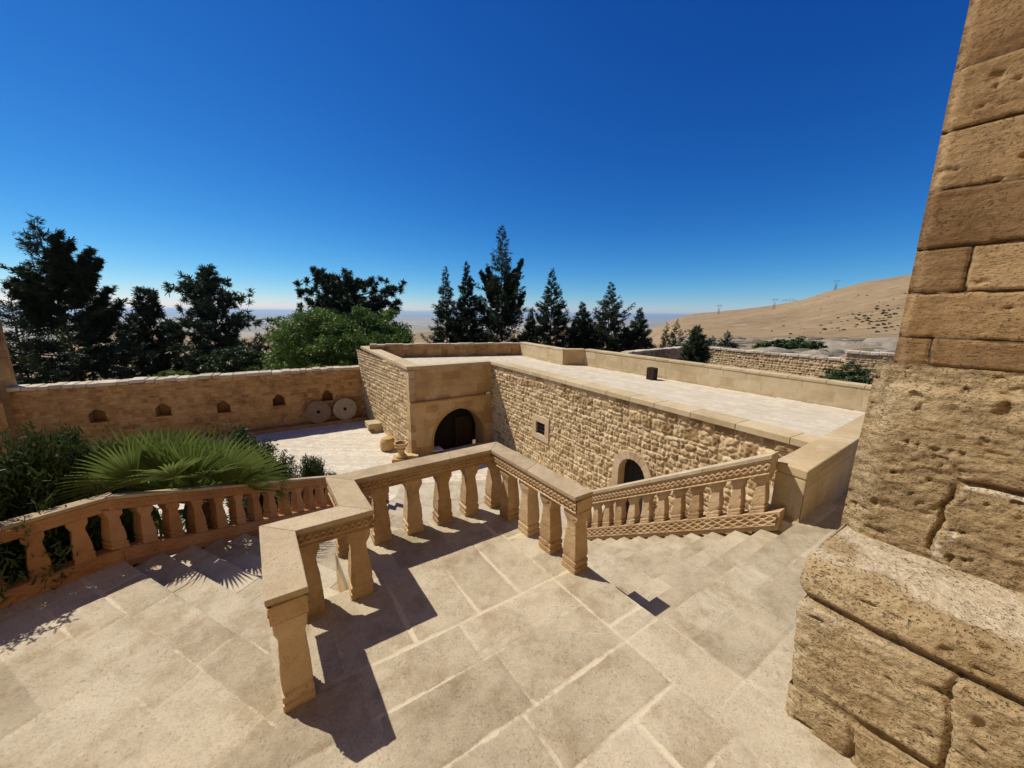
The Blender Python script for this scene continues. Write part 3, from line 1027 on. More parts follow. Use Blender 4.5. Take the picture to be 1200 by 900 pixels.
# timber gate standing open inside, with a narrow side slot and a bright notice by the jamb
gm = MB()
def onp(s, z, o_): 
    p = PC + PTd * s + PTn * o_; p.z = z
    return p
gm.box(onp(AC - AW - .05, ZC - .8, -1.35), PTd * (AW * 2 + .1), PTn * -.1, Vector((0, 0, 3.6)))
gm.build("gate_shade_fill", M['dark'], GATE)  # near-black sheet paints the shade inside the portal
g1 = MB()
for k in range(4):
    g1.box(onp(AC - AW + .04, ZC - .8, -.92 - k * .10), PTd * .07, PTn * -.095, Vector((0, 0, 2.35)))
g2 = MB()
for k in range(5):
    g2.box(onp(AC + .32 + k * .2, ZC - .8, -1.2), PTd * .19, PTn * -.07, Vector((0, 0, 2.0)))
g1.build("gate_leaf", M['wood'], GATE, .008)
g2.build("gate_leaf", M['wood'], GATE, .008)
# left wall (regular courses), rising slightly to the far end
LTd = (LF - PC).normalized(); LTL = (LF - PC).length
LTn = Vector((-LTd.y, LTd.x, 0))
if LTn.dot(Vector((-1, -1, 0))) < 0: LTn = -LTn
lo_ = LF + LTn * .42 + Vector((0, 0, ZC - .1))
base_end = LF + LTn * .0
def lt_fn(U, V):
    d, r, j = rubble_fn(.185, (.28, .55), 44, .045, .014, .03, .018, .012)(U, V)
    far_ = 1 - U / LTL
    lean = (.34 * far_) * (V / 4.4)          # the wall leans out towards the perimeter
    return d + lean, r, j
H_l = -ZC + .1
panel("side_wall", LF + Vector((0, 0, ZC - .1)), -LTd, UZ, LTL, H_l + .16, .035, lt_fn, M['rubble_fine'], GATE,
      keep=lambda U, V: V + ZC - .1 < .30 * (1 - U / LTL) - .10, nrm=LTn)
qn = MB(); z = ZC - .6; k = 0
while z < -.16:
    h_ = min(.36, -.13 - z)
    l1_ = .36 if k % 2 else .58
    qn.box(PC + PTn * .062 + LTn * .062 + Vector((0, 0, z + .003)), LTd * l1_ - LTn * .0, -LTn * .3, Vector((0, 0, h_ - .006)))
    z += h_; k += 1
qn.build("corner_stones", M['rubble_fine'], GATE, .015, .006, .15)
coping("side_coping", (PC - LTd * .06), LF, .03, .335, .16, .55, (.5, .9), GATE, M['parapet'], .006, .014, 6, side=-LTn, over=.13)
mb = MB(); mb.prism([tuple(xy(PC - LTn * .05)), tuple(xy(LF + LTn * .0)), tuple(xy(LF - LTn * .5)), tuple(xy(PC - LTn * .5 + PTd * .1))], ROOFZ - .3, [-.14, .16, .16, -.14])
mb.build("side_parapet", M['dressed'], GATE)

# parapets of the roof
def low_wall(name, p0, p1, z0, h0, h1, th, nrm, mat, parent, seed, course=.3, wid=(.45, .9), cope=.09, fn=None, coper=.02, cmat=None, cw=(.5, 1.0), cjit=.0, far_face=False):
    """parapet whose visible face runs p0->p1, thickness away from nrm"""
    p0 = Vector((p0[0], p0[1], z0)); p1 = Vector((p1[0], p1[1], z0))
    d = (p1 - p0); L = d.length; d.normalize(); n = Vector(nrm).normalized()
    mb = MB(); q0 = p0 - n * .012; q1 = p1 - n * .012
    mb.prism([(q0.x, q0.y), (q1.x, q1.y), (q1.x - n.x * (th - .024), q1.y - n.y * (th - .024)), (q0.x - n.x * (th - .024), q0.y - n.y * (th - .024))], z0 - .3, [z0 + h0 - cope * .8, z0 + h1 - cope * .8, z0 + h1 - cope * .8, z0 + h0 - cope * .8])
    ob = mb.build(name + "_core", mat, parent)
    f_ = fn or ashlar_fn(course, wid, seed)
    hm = max(h0, h1)
    panel(name + "_face", p0, d, UZ, L, hm - cope * .5, .04, f_, mat, parent, nrm=n, keep=lambda U, V: V < h0 + (h1 - h0) * U / L - cope * .4)
    if far_face:
        panel(name + "_back", p0 - n * th, d, UZ, L, hm - cope * .5, .05, f_, mat, parent, nrm=-n, keep=lambda U, V: V < h0 + (h1 - h0) * U / L - cope * .4)
    coping(name + "_coping", p0, p1, z0 + h0, z0 + h1, cope, th + coper, cw, parent, cmat or mat, .005, .012, seed, side=-n, over=coper, jit=cjit)
nB = Vector((-(rb[1] - rb[0]).y, (rb[1] - rb[0]).x, 0)).normalized()
if nB.dot(Vector((-1, -1, 0))) < 0: nB = -nB
near_end = rb[0] + (rb[0] - rb[1]).normalized() * 4.4
low_wall("roof_parapet", near_end, rb[1], ROOFZ, .70, .86, .4, nB, M['parapet'], GATE, 61)
n2v = Vector((-(rb[3] - rb[2]).y, (rb[3] - rb[2]).x, 0)).normalized()
if n2v.dot(Vector((-1, -1, 0))) < 0: n2v = -n2v
low_wall("roof_parapet", rb[2], rb[3], ROOFZ, .84, .84, .4, n2v, M['parapet'], GATE, 62)
jn = (rb[2] - rb[1]); jn_ = Vector((-jn.y, jn.x, 0)).normalized()
if jn_.dot(Vector((0, -1, 0))) < 0: jn_ = -jn_
low_wall("parapet_return", rb[2] + jn_ * .02, rb[1] + jn_ * .02, ROOFZ, .83, .85, .45, jn_, M['dressed'], GATE, 63)
n3v = Vector(((rb[3] - lf2).y, -(rb[3] - lf2).x, 0)).normalized()
if n3v.y > 0: n3v = -n3v
low_wall("far_parapet", lf2, rb[3], ROOFZ, .80, .80, .4, n3v, M['oldwall'], GATE, 64, fn=rubble_fn(.2, (.2, .4), 65, .03, .012, .02, .02, .015), cjit=.02, cmat=M['coping'], cw=(.25, .5))
mb = MB(); p = lf2 + (rb[3] - lf2) * .14; 
p = on_z(472.5, 424, ROOFZ); tt = (p - lf2).dot((rb[3] - lf2).normalized()); p = lf2 + (rb[3] - lf2).normalized() * tt
mb.box(p + n3v * .035 + Vector((-.2, 0, ROOFZ - p.z + .05)), (rb[3] - lf2).normalized() * .42, -n3v * .1, Vector((0, 0, .42)))
mb.build("drain_shade_patch", M['dark'], GATE, .01)  # near-black box set on the wall face as the opening's shade

# ---------------------------------------------------------------- slatted lamp box on the roof and the white portal lamp
lb = on_z(761, 445, ROOFZ)
lamp = empty("roof_lamp", lb, "small dark slatted lamp box standing on the roof paving against the long pale parapet", "lamp")
mb = MB()
for k in range(5):
    mb.box(lb + LWd * (-.16 + k * .07) + LWn * .02, LWd * .045, -LWn * .04, Vector((0, 0, .50 + .03 * math.sin(k))))
    mb.box(lb + LWd * (-.16 + k * .07) - LWn * .24, LWd * .045, -LWn * .04, Vector((0, 0, .50)))
mb.build("slat", M['wood'], lamp, .006)
mb = MB(); mb.box(lb + LWd * -.14 - LWn * .03, LWd * .29, -LWn * .2, Vector((0, 0, .46)))
mb.build("lamp_body", M['iron'], lamp, .01)
ls, lz = pt_on(571, 460.5)
pl = empty("wall_lamp", onp(ls, lz, .06), "small white lamp box fixed on the shaded upper wall right above the arch", "lamp")
mb = MB(); mb.box(onp(ls - .12, lz - .08, .003), PTd * .24, PTn * .12, Vector((0, 0, .16)))
mb.build("lamp_case", M['white'], pl, .015)
mb = MB(); mb.box(onp(ls - .16, lz - .09, .001), PTd * .07, PTn * .05, Vector((0, 0, .18)))
mb.build("lamp_bracket", M['iron'], pl, .005)
ns, nz = pt_on(511.5, 527.5)
nt_ = empty("notice_table", onp(ns, ZC, .3), "white topped little table standing at the left foot of the arch", "table")
mb = MB(); mb.box(onp(ns - .22, nz, -.35), PTd * .5, PTn * .55, Vector((0, 0, .05)))
mb.build("table_top", M['white'], nt_, .01)
for sx in (-.18, .2):
    for o_ in (-.3, .14):
        mb = MB(); mb.tube(onp(ns + sx, ZC, o_), onp(ns + sx, nz, o_), .025)
        mb.build("leg", M['iron'], nt_)

# ---------------------------------------------------------------- perimeter wall on the left
PER = empty("perimeter_wall", PW_A + Vector((0, 0, ZC)), "long old orange stone wall with pointed niches and a white capped top closing the courtyard on the left", "wall")
PWL = 14.4; PWT = -1.02
niche = []
for px, py in ((115, 488), (192, 481), (262, 477.5), (327, 469.5), (383.5, 464.5)):
    r = ray(px, py); t = (PW_A - CAM).dot(PWn) / r.dot(PWn); p = CAM + r * t
    niche.append(((p - PW_A).dot(PWd), p.z))
NW, NH = .26, .27
def per_keep(U, V):
    z = V + ZC - .1; k = np.ones(U.shape, bool)
    for s, zc in niche:
        dx = np.abs(U - s)
        k &= ~((dx < NW) & (z > zc - NH) & (z < zc + .12 + (NW - dx) * .9))
    return k
def per_fn(U, V):
    d, r, j = rubble_fn(.17, (.14, .42), 71, .04, .014, .03, .07, .04)(U, V)
    return d + n2(U, V, .8, 72) * .06 + n2(U, V, 3, 73) * .03, r, j
panel("wall_face", PW_A + Vector((0, 0, ZC - .1)), PWd, UZ, PWL, PWT - ZC + .02, .04, per_fn, M['oldwall'], PER, keep=per_keep, nrm=PWn)
mb = MB(); a_ = PW_A - PWn * .57; b_ = a_ + PWd * PWL
mb.prism([(a_.x, a_.y), (b_.x, b_.y), (b_.x - PWn.x * .35, b_.y - PWn.y * .35), (a_.x - PWn.x * .35, a_.y - PWn.y * .35)], ZC - 3, PWT - .05)
mb.build("wall_core", M['oldwall'], PER)
coping("wall_coping", PW_A - PWd * .1, PW_A + PWd * PWL, PWT + .10, PWT + .10, .17, .75, (.28, .6), PER, M['coping'], .022, .04, 8, side=-PWn, over=.12, jit=.03)
for s, zc in niche:
    mb = MB()
    def pp(u, z, o_):
        p = PW_A + PWd * (s + u) + PWn * o_; p.z = z
        return p
    prof = [(-NW, zc - NH), (NW, zc - NH), (NW, zc + .12), (0, zc + .12 + NW * .9), (-NW, zc + .12)]
    v = [pp(u, z, .06) for u, z in prof] + [pp(u, z, -.55) for u, z in prof]
    n = len(prof)
    f = [tuple(range(n, 2 * n))] + [(i, (i + 1) % n, n + (i + 1) % n, n + i) for i in range(n)]
    mb.add(v, f)
    nb = mb.build("niche", M['oldwall'], PER)
    mb = MB(); mb.box(pp(-NW - .05, zc - NH - .07, -.05), PWd * (2 * NW + .1), PWn * .17, Vector((0, 0, .075)))
    mb.build("niche_sill", M['oldwall'], nb, .012, .006, .1)
mb = MB(); a_ = PW_A + Vector((0, 0, ZC - .05)) + PWn * .0
mb.box(a_ + PWn * .02, PWd * PWL, PWn * .55, Vector((0, 0, .24)))
mb.build("bench_ledge", M['oldwall'], PER, .02, .02, .25)

# gate pier at the far left end
pA = PW_A + PWd * 14.25
pier = empty("stone_pier", pA + Vector((0, 0, ZC)), "tall orange stone pier standing at the left end of the niche wall", "pier")
def pier_block(c, w, dep, z1, name, seed):
    o_ = c + Vector((0, 0, ZC - .3))
    mb = MB(); mb.box(o_ + PWn * .01, PWd * w, -PWn * dep, Vector((0, 0, z1 - ZC + .3)))
    mb.build(name + "_core", M['dressed'], pier, .02)
    panel(name + "_face", o_ + PWn * .02, PWd, UZ, w, z1 - ZC + .3, .05, ashlar_fn(.4, (.5, .9), seed, .01, .01, .01), M['oldwall'], pier, nrm=PWn)
    panel(name + "_side", o_ + PWn * .02 - PWd * .012, -PWn, UZ, dep, z1 - ZC + .3, .05, ashlar_fn(.4, (.5, .9), seed + 1, .01, .01, .01), M['oldwall'], pier, nrm=-PWd)
pier_block(pA + PWn * .55, .95, 1.2, 2.45, "pier", 81)
pier_block(pA + PWd * 1.2 + PWn * 2.0, 2.2, 1.4, .9, "buttress", 83)

# millstones leaning on the perimeter wall
ring = []
def millstone(px, py, rad_, label, mat):
    r = ray(px, py); o_ = PW_A + PWn * .42; t = (o_ - CAM).dot(PWn) / r.dot(PWn); c = CAM + r * t
    z_base = ZC + .19
    c.z = z_base + rad_ * .97
    root = empty("millstone", Vector((c.x, c.y, z_base)), label, "millstone", "old millstones leaning on the niche wall")
    nrm = (PWn + Vector((0, 0, .22))).normalized()
    up = (Vector((0, 0, 1)) - nrm * nrm.z).normalized(); sd = nrm.cross(up)
    n = 40; th = .11
    prof = [(.09, -th), (rad_ * .98, -th), (rad_, -th * .8), (rad_, th * .8), (rad_ * .97, th), (.26, th), (.24, th * .9), (.09, th * .9)]
    v = []
    for rr, h in prof:
        for i in range(n):
            a = 2 * math.pi * i / n
            w = 1 + .012 * math.sin(5 * a + px) + random.uniform(-.006, .006)
            sq = 1.0
            if rr < .1: sq = 1 / max(abs(math.cos(a)), abs(math.sin(a)))
            v.append(c + (sd * math.cos(a) + up * math.sin(a)) * (rr * w * sq) + nrm * h)
    f = []
    for k in range(len(prof)):
        k2 = (k + 1) % len(prof)
        for i in range(n):
            j = (i + 1) % n
            f.append((k * n + i, k * n + j, k2 * n + j, k2 * n + i))
    mb = MB(); mb.add(v, f)
    mb.build("stone_disc", mat, root, 0, .004, .12)
    hb = MB()
    hb.add([c + (sd * x + up * y) * .088 - nrm * (th * .5) for x, y in ((-1, -1), (1, -1), (1, 1), (-1, 1))], [(0, 1, 2, 3)])
    hb.build("eye_shade_patch", M['dark'], root)  # near-black square paints the shade in the eye
M['mill'] = stone("millstone_grey", (.16, .10, .055), (.23, .15, .09), (.29, .20, .125), sc=3, bump=.9, pits=1, rndamt=.2)
M['mill2'] = stone("millstone_pale", (.30, .22, .13), (.40, .31, .20), (.47, .38, .27), sc=3, bump=.8, pits=.8, rndamt=.2)
millstone(373, 481, .66, "darker grey brown millstone with a rough pitted face leaning beside the pale one", M['mill'])
millstone(404, 475, .66, "paler millstone with a square eye leaning on the wall nearest the gatehouse corner", M['mill2'])

# ---------------------------------------------------------------- stones standing by the gatehouse side wall
c = on_z(470.5, 541, ZC)
urn = empty("stone_urn", c, "stone basin on a flared foot standing beside the gatehouse side wall", "urn")
mb = MB()
mb.box(c + Vector((-.34, -.3, -.02)), (.68, .1, 0), (-.1, .6, 0), (0, 0, .22))
mb.box(c + Vector((-.02, -.02, -.02)), (.75, .2, 0), (-.1, .42, 0), (0, 0, .24))
mb.build("plinth", M['dressed'], urn, .02, .008, .1)
mb = MB(); mb.lathe(c + Vector((0, .05, .22)), [(.24, 0), (.24, .06), (.15, .16), (.13, .26), (.18, .34), (.18, .40), (.13, .42)], 20)
mb.build("foot", M['dressed'], urn, 0, .006, .1)
mb = MB(); mb.lathe(c + Vector((0, .05, .63)), [(.13, 0), (.27, .10), (.31, .20), (.31, .26), (.25, .26), (.20, .14), (.05, .12)], 24)
mb.build("bowl", M['dressed'], urn, 0, .004, .1)
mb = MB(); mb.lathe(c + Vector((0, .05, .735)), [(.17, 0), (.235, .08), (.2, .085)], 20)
mb.build("bowl_shade_lining", M['dark'], urn)  # near-black lining paints the shade inside the bowl
c = on_z(454.5, 527, ZC)
drum = empty("stone_drum", c, "rounded stone drum lying behind the stone basin by the side wall", "stone")
mb = MB(); mb.lathe(c, [(.22, -.01), (.33, .06), (.36, .25), (.34, .48), (.27, .62), (.12, .66)], 22)
mb.build("drum_body", M['dressed'], drum, 0, .012, .12)
c = on_z(440, 507.5, ZC)
blk = empty("stone_block", c, "pale squared stone block resting on the courtyard against the side wall", "stone")
mb = MB(); a_ = LTd; 
mb.box(c + Vector((-.35, -.05, .20)), (1.05, .55, 0), (-.5, .75, 0), (0, 0, .30))
mb.build("block_body", M['parapet'], blk, .03, .012, .12)
mb = MB(); mb.box(c + Vector((-.05, .1, -.02)), (.75, .4, 0), (-.4, .6, 0), (0, 0, .215))
mb.build("block_foot", M['dressed'], blk, .03, .012, .12)

# ---------------------------------------------------------------- far enclosure wall of square rubble
fwp = [on_z(735, 412.5, -.30), on_z(817, 405.5, -.30), on_z(992, 420.5, -.30)]
fwq = [on_z(992, 410.5, .28), on_z(1052, 414, .28)]
FARW = empty("field_wall", Vector((fwp[1].x, fwp[1].y, -4)), "square cut rubble wall stepping up beyond the roof terrace in front of the hillside", "wall")
def field(p0, p1, ztop, nm, seed, nrm_hint):
    p0 = Vector((p0.x, p0.y, -4)); p1 = Vector((p1.x, p1.y, -4)); d = p1 - p0; L = d.length; d.normalize()
    n = Vector((-d.y, d.x, 0))
    if n.dot(Vector(nrm_hint)) < 0: n = -n
    panel(nm, p0, d, UZ, L, ztop + 4 - .1, .045, rubble_fn(.20, (.17, .36), seed, .055, .012, .035, .03, .025), M['rubble_fine'], FARW, nrm=n)
    mb = MB(); q0 = p0 - n * .05; q1 = p1 - n * .05
    mb.prism([(q0.x, q0.y), (q1.x, q1.y), (q1.x - n.x * .5, q1.y - n.y * .5), (q0.x - n.x * .5, q0.y - n.y * .5)], -6.5, ztop - .1)
    mb.build(nm + "_core", M['rubble_fine'], FARW)
    coping(nm + "_coping", p0, p1, ztop, ztop, .2, .6, (.35, .7), FARW, M['coping'], .02, .04, seed, side=-n, over=.1, jit=.03)
field(fwp[0], fwp[1], -.30, "wall_wing", 91, (0, -1, 0))
field(fwp[1], fwp[2], -.30, "wall_run", 92, (-1, -1, 0))
ex = fwq[1] + (fwq[1] - fwq[0]).normalized() * 9
field(fwq[0], ex, .28, "wall_step", 93, (-1, -1, 0))

# ================================================================== parapet block at the head of the right stairs
PR0 = Vector((3.42, 3.93, 0)); PRd = Vector((5.42 - 3.39, 5.37 - 3.95, 0)).normalized()
PRn = Vector((PRd.y, -PRd.x, 0))
PAR = empty("parapet_wall", (3.3, 4.05, 0), "low pale ashlar parapet with a smooth sloping cap at the top of the right stairs", "parapet")
PRL = 4.6; PW2 = .30
e_l = Vector((3.29, 4.21, 0))
mb = MB()
cps = [PR0, PR0 + PRd * PRL, PR0 + PRd * PRL - PRn * PW2, e_l + (PRd * .02)]
mb.prism([(p.x, p.y) for p in cps], -.6, .53)
mb.build("parapet_core", M['parapet'], PAR, .006)
panel("parapet_face", PR0 + PRn * .012 + Vector((0, 0, -.3)), PRd, UZ, PRL, .83, .02, ashlar_fn(.21, (.35, .7), 111, .005, .003, .002), M['parapet'], PAR, nrm=PRn)
eL = (PR0 - e_l); eLn = eL.length; eL.normalize(); en = Vector((eL.y, -eL.x, 0))
if en.dot(Vector((-1, -.6, 0))) < 0: en = -en
panel("parapet_end", e_l + en * .012 + Vector((0, 0, -.3)), eL, UZ, eLn + .012, .83, .012, ashlar_fn(.17, (.14, .26), 113, .005, .003, .002), M['parapet'], PAR, nrm=en)
mb = MB()
o1 = PR0 + PRn * .025 + en * .02; o2 = PR0 + PRd * PRL + PRn * .025; o3 = o2 - PRn * (PW2 + .05); o4 = e_l - PRn * .025 + en * .02
mb.prism([(p.x, p.y) for p in (o1, o2, o3, o4)], .535, [.655, .655, .655, .655])
mb.build("parapet_cap", M['parapet'], PAR, .02, .003, .15, seg=3)

# ================================================================== tower with its eroded base and bench
PL0 = np.array([1.7, 1.8])
def tw(a, b, z=0.0):
    p = PL0 + a * A1 + b * B1
    return Vector((p[0], p[1], z))
TA = Vector((A1[0], A1[1], 0)); TB = Vector((B1[0], B1[1], 0))
TN = Vector((-A1[1], A1[0], 0))      # facing the terrace (left, towards the camera)
if TN.dot(-TB) < 0: TN = -TN
TOW = empty("stone_tower", tw(-.6, 1.4), "tall weathered sandstone tower of big blocks over an eroded base at the right edge", "tower")
ZF = .87                              # foot of the wall
UPB = 1.10                            # plane of the ashlar
ZE = 2.10                             # top of the eroded base
UA = .070                             # left edge of the ashlar in a
courses = [ZE, 2.275, 2.56, 2.83, 3.16, 3.50, 3.83, 4.22, 4.55, 4.9, 5.2, 5.55, 5.9, 6.3, 6.7, 7.1, 7.5]
joints = {0: [.16, .95, 1.7], 1: [.75, 1.3, 2.2], 2: [.24, .95, 1.9], 3: [1.0, 1.8], 4: [.36, 1.1, 2.0], 5: [1.2, 2.2], 6: [.7, 1.6]}
def tower_fn(U, V):
    z = V + ZE
    D = np.full(U.shape, 9.0); r = np.zeros(U.shape); r2 = np.zeros(U.shape)
    rg = np.random.default_rng(5)
    wob = n2(U, V, 2.5, 121) * .012 + n2(U, V, 11, 122) * .006
    for k in range(len(courses) - 1):
        z0, z1 = courses[k], courses[k + 1]
        js = [-.5] + joints.get(k, list(np.cumsum(rg.uniform(.4, .9, 6)))) + [9]
        for j in range(len(js) - 1):
            a, b_ = rg.random(), rg.random()
            zz = z + wob; uu = U + wob * 1.3 + (z - z0) * .04
            mk = (zz >= z0) & (zz < z1) & (uu >= js[j]) & (uu < js[j + 1])
            d = np.minimum(np.minimum(zz - z0, z1 - zz), np.minimum(uu - js[j], js[j + 1] - uu))
            D[mk] = d[mk]; r[mk] = a; r2[mk] = b_
    g = .0075 + .005 * n2(U, V, 7, 123)
    jd = 1 - sstep(g * .4, g * 1.4, D)
    # strata, pits and chipped corners
    st = n2(U * .35, V * 4.5, 5, 124)
    pit = sstep(.42, .62, n2(U * .8, V * 1.3, 15, 125)) * sstep(-.1, .35, n2(U, V, 2.2, 126))
    chip = sstep(.12, .5, n2(U, V, 6, 127)) * (1 - sstep(.0, .05, D))
    disp = (r2 - .5) * .016 - .012 * jd + st * .005 - pit * .018 - chip * .012 + n2(U, V, 26, 128) * .0025 + n2(U, V, 3, 129) * .008
    edge = sstep(.0, .035, U - .012 + .022 * n2(U * 0, V, 9, 130, 4))
    return disp - (1 - edge) * .02, r, np.clip(jd, 0, 1)
# origin at the left edge looking along -A
HT = 5.2
panel("ashlar_face", tw(UA, UPB, ZE), -TA, UZ, 2.6, HT, .011, tower_fn, M['ashlar'], TOW, nrm=TN)
mb = MB(); mb.prism([tuple(xy(tw(UA - .004, UPB + .035))), tuple(xy(tw(UA - 4, UPB + .035))), tuple(xy(tw(UA - 4, UPB + 3))), tuple(xy(tw(UA - .004, UPB + 3)))], .2, ZE + HT - .02)
mb.build("tower_core", M['ashlar'], TOW, .015, .006, .3)
# eroded base: swelling, hollowed, with a ragged vertical break
def base_fn(U, V):
    q_ = V / (ZE - ZF)
    er = n2(U, V, 1.6, 141) * .022 + n2(U * .5, V * 2.2, 5, 142) * .015 + n2(U * .8, V * 1.3, 22, 143, 4) * .013 + ((1 - np.abs(n2(U * .6, V * 1.6, 8, 172)) * 2) ** 2 - .4) * .006
    hol = sstep(.36, .60, n2(U * .8, V * 1.1, 6.5, 144)) * .032 + sstep(.36, .58, n2(U, V, 19, 145)) * .02
    cu = .44 + .06 * n2(U * 0 + 3, V, 3.4, 146) + .03 * n2(U * 0, V, 14, 147) + (V - .3) * .13
    top = sstep(.85, .66, V + .0 * U)
    crack = np.exp(-((U - cu) / .012) ** 2) * .04 * top * sstep(-.3, .1, n2(U, V, 4, 153))
    step = sstep(cu, cu + .03, U) * .012 * top
    topc = np.exp(-((V - .68 - .02 * n2(U, V, 6, 150)) / .016) ** 2) * .05 * sstep(cu - .02, cu + .05, U)
    le = sstep(0, .16, U + .05 * n2(U * 0, V, 4, 148) + .04 * n2(U, V, 13, 149))
    slope = .10 * (1 - q_)
    jd = np.clip(np.exp(-((U - cu - .05) / .035) ** 2) * top * 1.2, 0, 1) * sstep(-.25, .35, n2(U, V, 9, 151))
    jd = np.maximum(jd, .9 * np.exp(-((V - .655) / .02) ** 2) * sstep(cu, cu + .05, U))
    d = er - hol - crack - topc + step + slope + .035 - (1 - le) * .09
    d = d - sstep(.96, 1.0, q_) * .05
    return d, .5 + .5 * n2(U, V, 1.1, 152), jd
panel("eroded_base", tw(.150, 1.07, ZF - .12), -TA, UZ, 2.7, ZE - ZF + .12, .009, base_fn, M['rock'], TOW, nrm=TN)
mb = MB(); mb.prism([tuple(xy(tw(.115, 1.10))), tuple(xy(tw(-4, 1.10))), tuple(xy(tw(-4, 4.0))), tuple(xy(tw(.115, 4.0)))], 0, ZE - .02)
mb.build("base_core", M['rock'], TOW, .03, .02, .15)
# bench of three worn courses at the foot
bprof = [(0.0, -.05), (0.01, .08), (.04, .20), (.085, .215), (.105, .26), (.16, .66), (.20, .71), (.215, .75), (.25, .83), (.33, .89), (.50, .90), (1.12, .885)]
pb = np.array([p[0] for p in bprof]); pz = np.array([p[1] for p in bprof])
arc = np.concatenate([[0], np.cumsum(np.hypot(np.diff(pb), np.diff(pz)))])
nu = 270; nv = 200
Lb = 2.7
u = np.concatenate([-np.linspace(.5, .004, 26), np.linspace(0, Lb, nu)]); v_ = np.linspace(0, arc[-1], nv)
U, Vv = np.meshgrid(u, v_)
Uc = np.maximum(U, 0)
bb = np.interp(Vv, arc, pb); zz = np.interp(Vv, arc, pz)
tb = np.gradient(bb, axis=0); tz = np.gradient(zz, axis=0); tl = np.hypot(tb, tz) + 1e-9
nb_, nz_ = -tz / tl, tb / tl
# smooth normals a little
for _ in range(6):
    nb_[1:-1] = (nb_[:-2] + nb_[1:-1] * 2 + nb_[2:]) / 4; nz_[1:-1] = (nz_[:-2] + nz_[1:-1] * 2 + nz_[2:]) / 4
crk = np.exp(-((zz - .208 - .025 * n2(Uc, Uc * 0, 1.8, 160)) / .010) ** 2) + np.exp(-((zz - .705 - .02 * n2(Uc, Uc * 0, 1.5, 161)) / .012) ** 2)
topm = sstep(.27, .44, bb)
rid = 1 - np.abs(n2(Uc * .7, Vv * 1.5, 9, 171)) * 2
d = n2(Uc, Vv, 1.7, 162) * .014 + n2(Uc * .6, Vv * 1.6, 7, 163) * .009 * (1 - .75 * topm) + n2(Uc, Vv, 30, 164, 4) * .012 * (1 - .7 * topm) + (rid ** 2 - .4) * .006 * (1 - .8 * topm)
d -= sstep(.38, .6, n2(Uc * .7, Vv * 1.3, 14, 165)) * .022 * (1 - topm)
d -= np.clip(crk, 0, 1) * .065 * (1 - topm)
# vertical joints between the big stones
def vj(u0, z0, z1): return np.exp(-((Uc - u0 - .02 * n2(Uc * 0, Vv, 7, 166)) / .012) ** 2) * ((zz > z0) & (zz < z1))
d -= .03 * (vj(.30, -.1, .21) + vj(.62, .21, .71) + vj(1.05, -.1, .21) + vj(1.5, .21, .71))
aend = np.interp(zz, [0, .3, .6, .9], [.01, .05, .085, .125]) + .022 * n2(Uc * 0, Vv, 5, 167) - .05 * np.exp(-((zz - .70) / .04) ** 2) * .6
rnd_end = sstep(0, .035, Uc)
dd_ = d - (1 - rnd_end) * .018 * (1 - topm * .5)
bw = bb + nb_ * dd_; zw = zz + nz_ * dd_
aw = aend - Uc
bw = bw + np.maximum(-U, 0)              # the end wraps round, going into the wall side
zw = zw
px_ = PL0[0] + aw * A1[0] + bw * B1[0]; py_ = PL0[1] + aw * A1[1] + bw * B1[1]
V3 = np.stack([px_, py_, zw], -1).reshape(-1, 3)
idx = np.arange(V3.shape[0]).reshape(U.shape)
q = np.stack([idx[:-1, :-1], idx[:-1, 1:], idx[1:, 1:], idx[1:, :-1]], -1).reshape(-1, 4)[:, ::-1]
jdm = np.clip(crk * .12 + topm * .66 * sstep(-.5, .15, n2(Uc, Vv, 3, 175)) + .5 * sstep(.1, .5, n2(Uc, Vv, 2.6, 168)) * ((zz > .28) & (zz < .68)), 0, 1)
me = mesh_np("bench", V3, q[:, ::-1], dict(rnd=(.5 + .45 * n2(Uc, Vv, 1.5, 169)).ravel(), jd=jdm.ravel()), True)
link("bench", me, M['rock'], TOW)
mb = MB(); mb.prism([tuple(xy(tw(.02, .30))), tuple(xy(tw(-4, .30))), tuple(xy(tw(-4, 1.2))), tuple(xy(tw(.02, 1.2)))], -.1, .80)
mb.build("bench_core", M['rock'], TOW, .05, .02, .15)

# the tower goes on upwards out of view, heightened to block more sky
mb = MB(); mb.prism([tuple(xy(tw(UA - .004, UPB + .02))), tuple(xy(tw(UA - 5, UPB + .02))), tuple(xy(tw(UA - 5, UPB + 4))), tuple(xy(tw(UA - .004, UPB + 4)))], ZE + HT, 15)
mb.build("tower_top", M['ashlar'], TOW, .02)
# unseen stand-in for the monastery, added behind the viewpoint to block half the sky
SKYB = empty("sky_block_facade", (0, -2.4, 0), "tall plain stone facade and wing added out of view behind the viewpoint to block sky", "building")
mb = MB(); mb.prism([(-9.5, -2.2), (6.5, -2.2), (6.5, -7), (-9.5, -7)], -5, 17)
mb.build("sky_block_wall", M['dressed'], SKYB)
mb = MB(); mb.prism([(-13.5, -7), (-9.5, -7), (-9.5, -.6), (-13.5, -.6)], -5, 14)
mb.build("sky_block_wing", M['dressed'], SKYB)

# ================================================================== balustrades
def strip_uv(name, o, ux, uy, L, Hh, res, fn, mat, parent, nrm, smooth=True):
    return panel(name, o, ux, uy, L, Hh, res, fn, mat, parent, nrm=nrm, smooth=smooth)

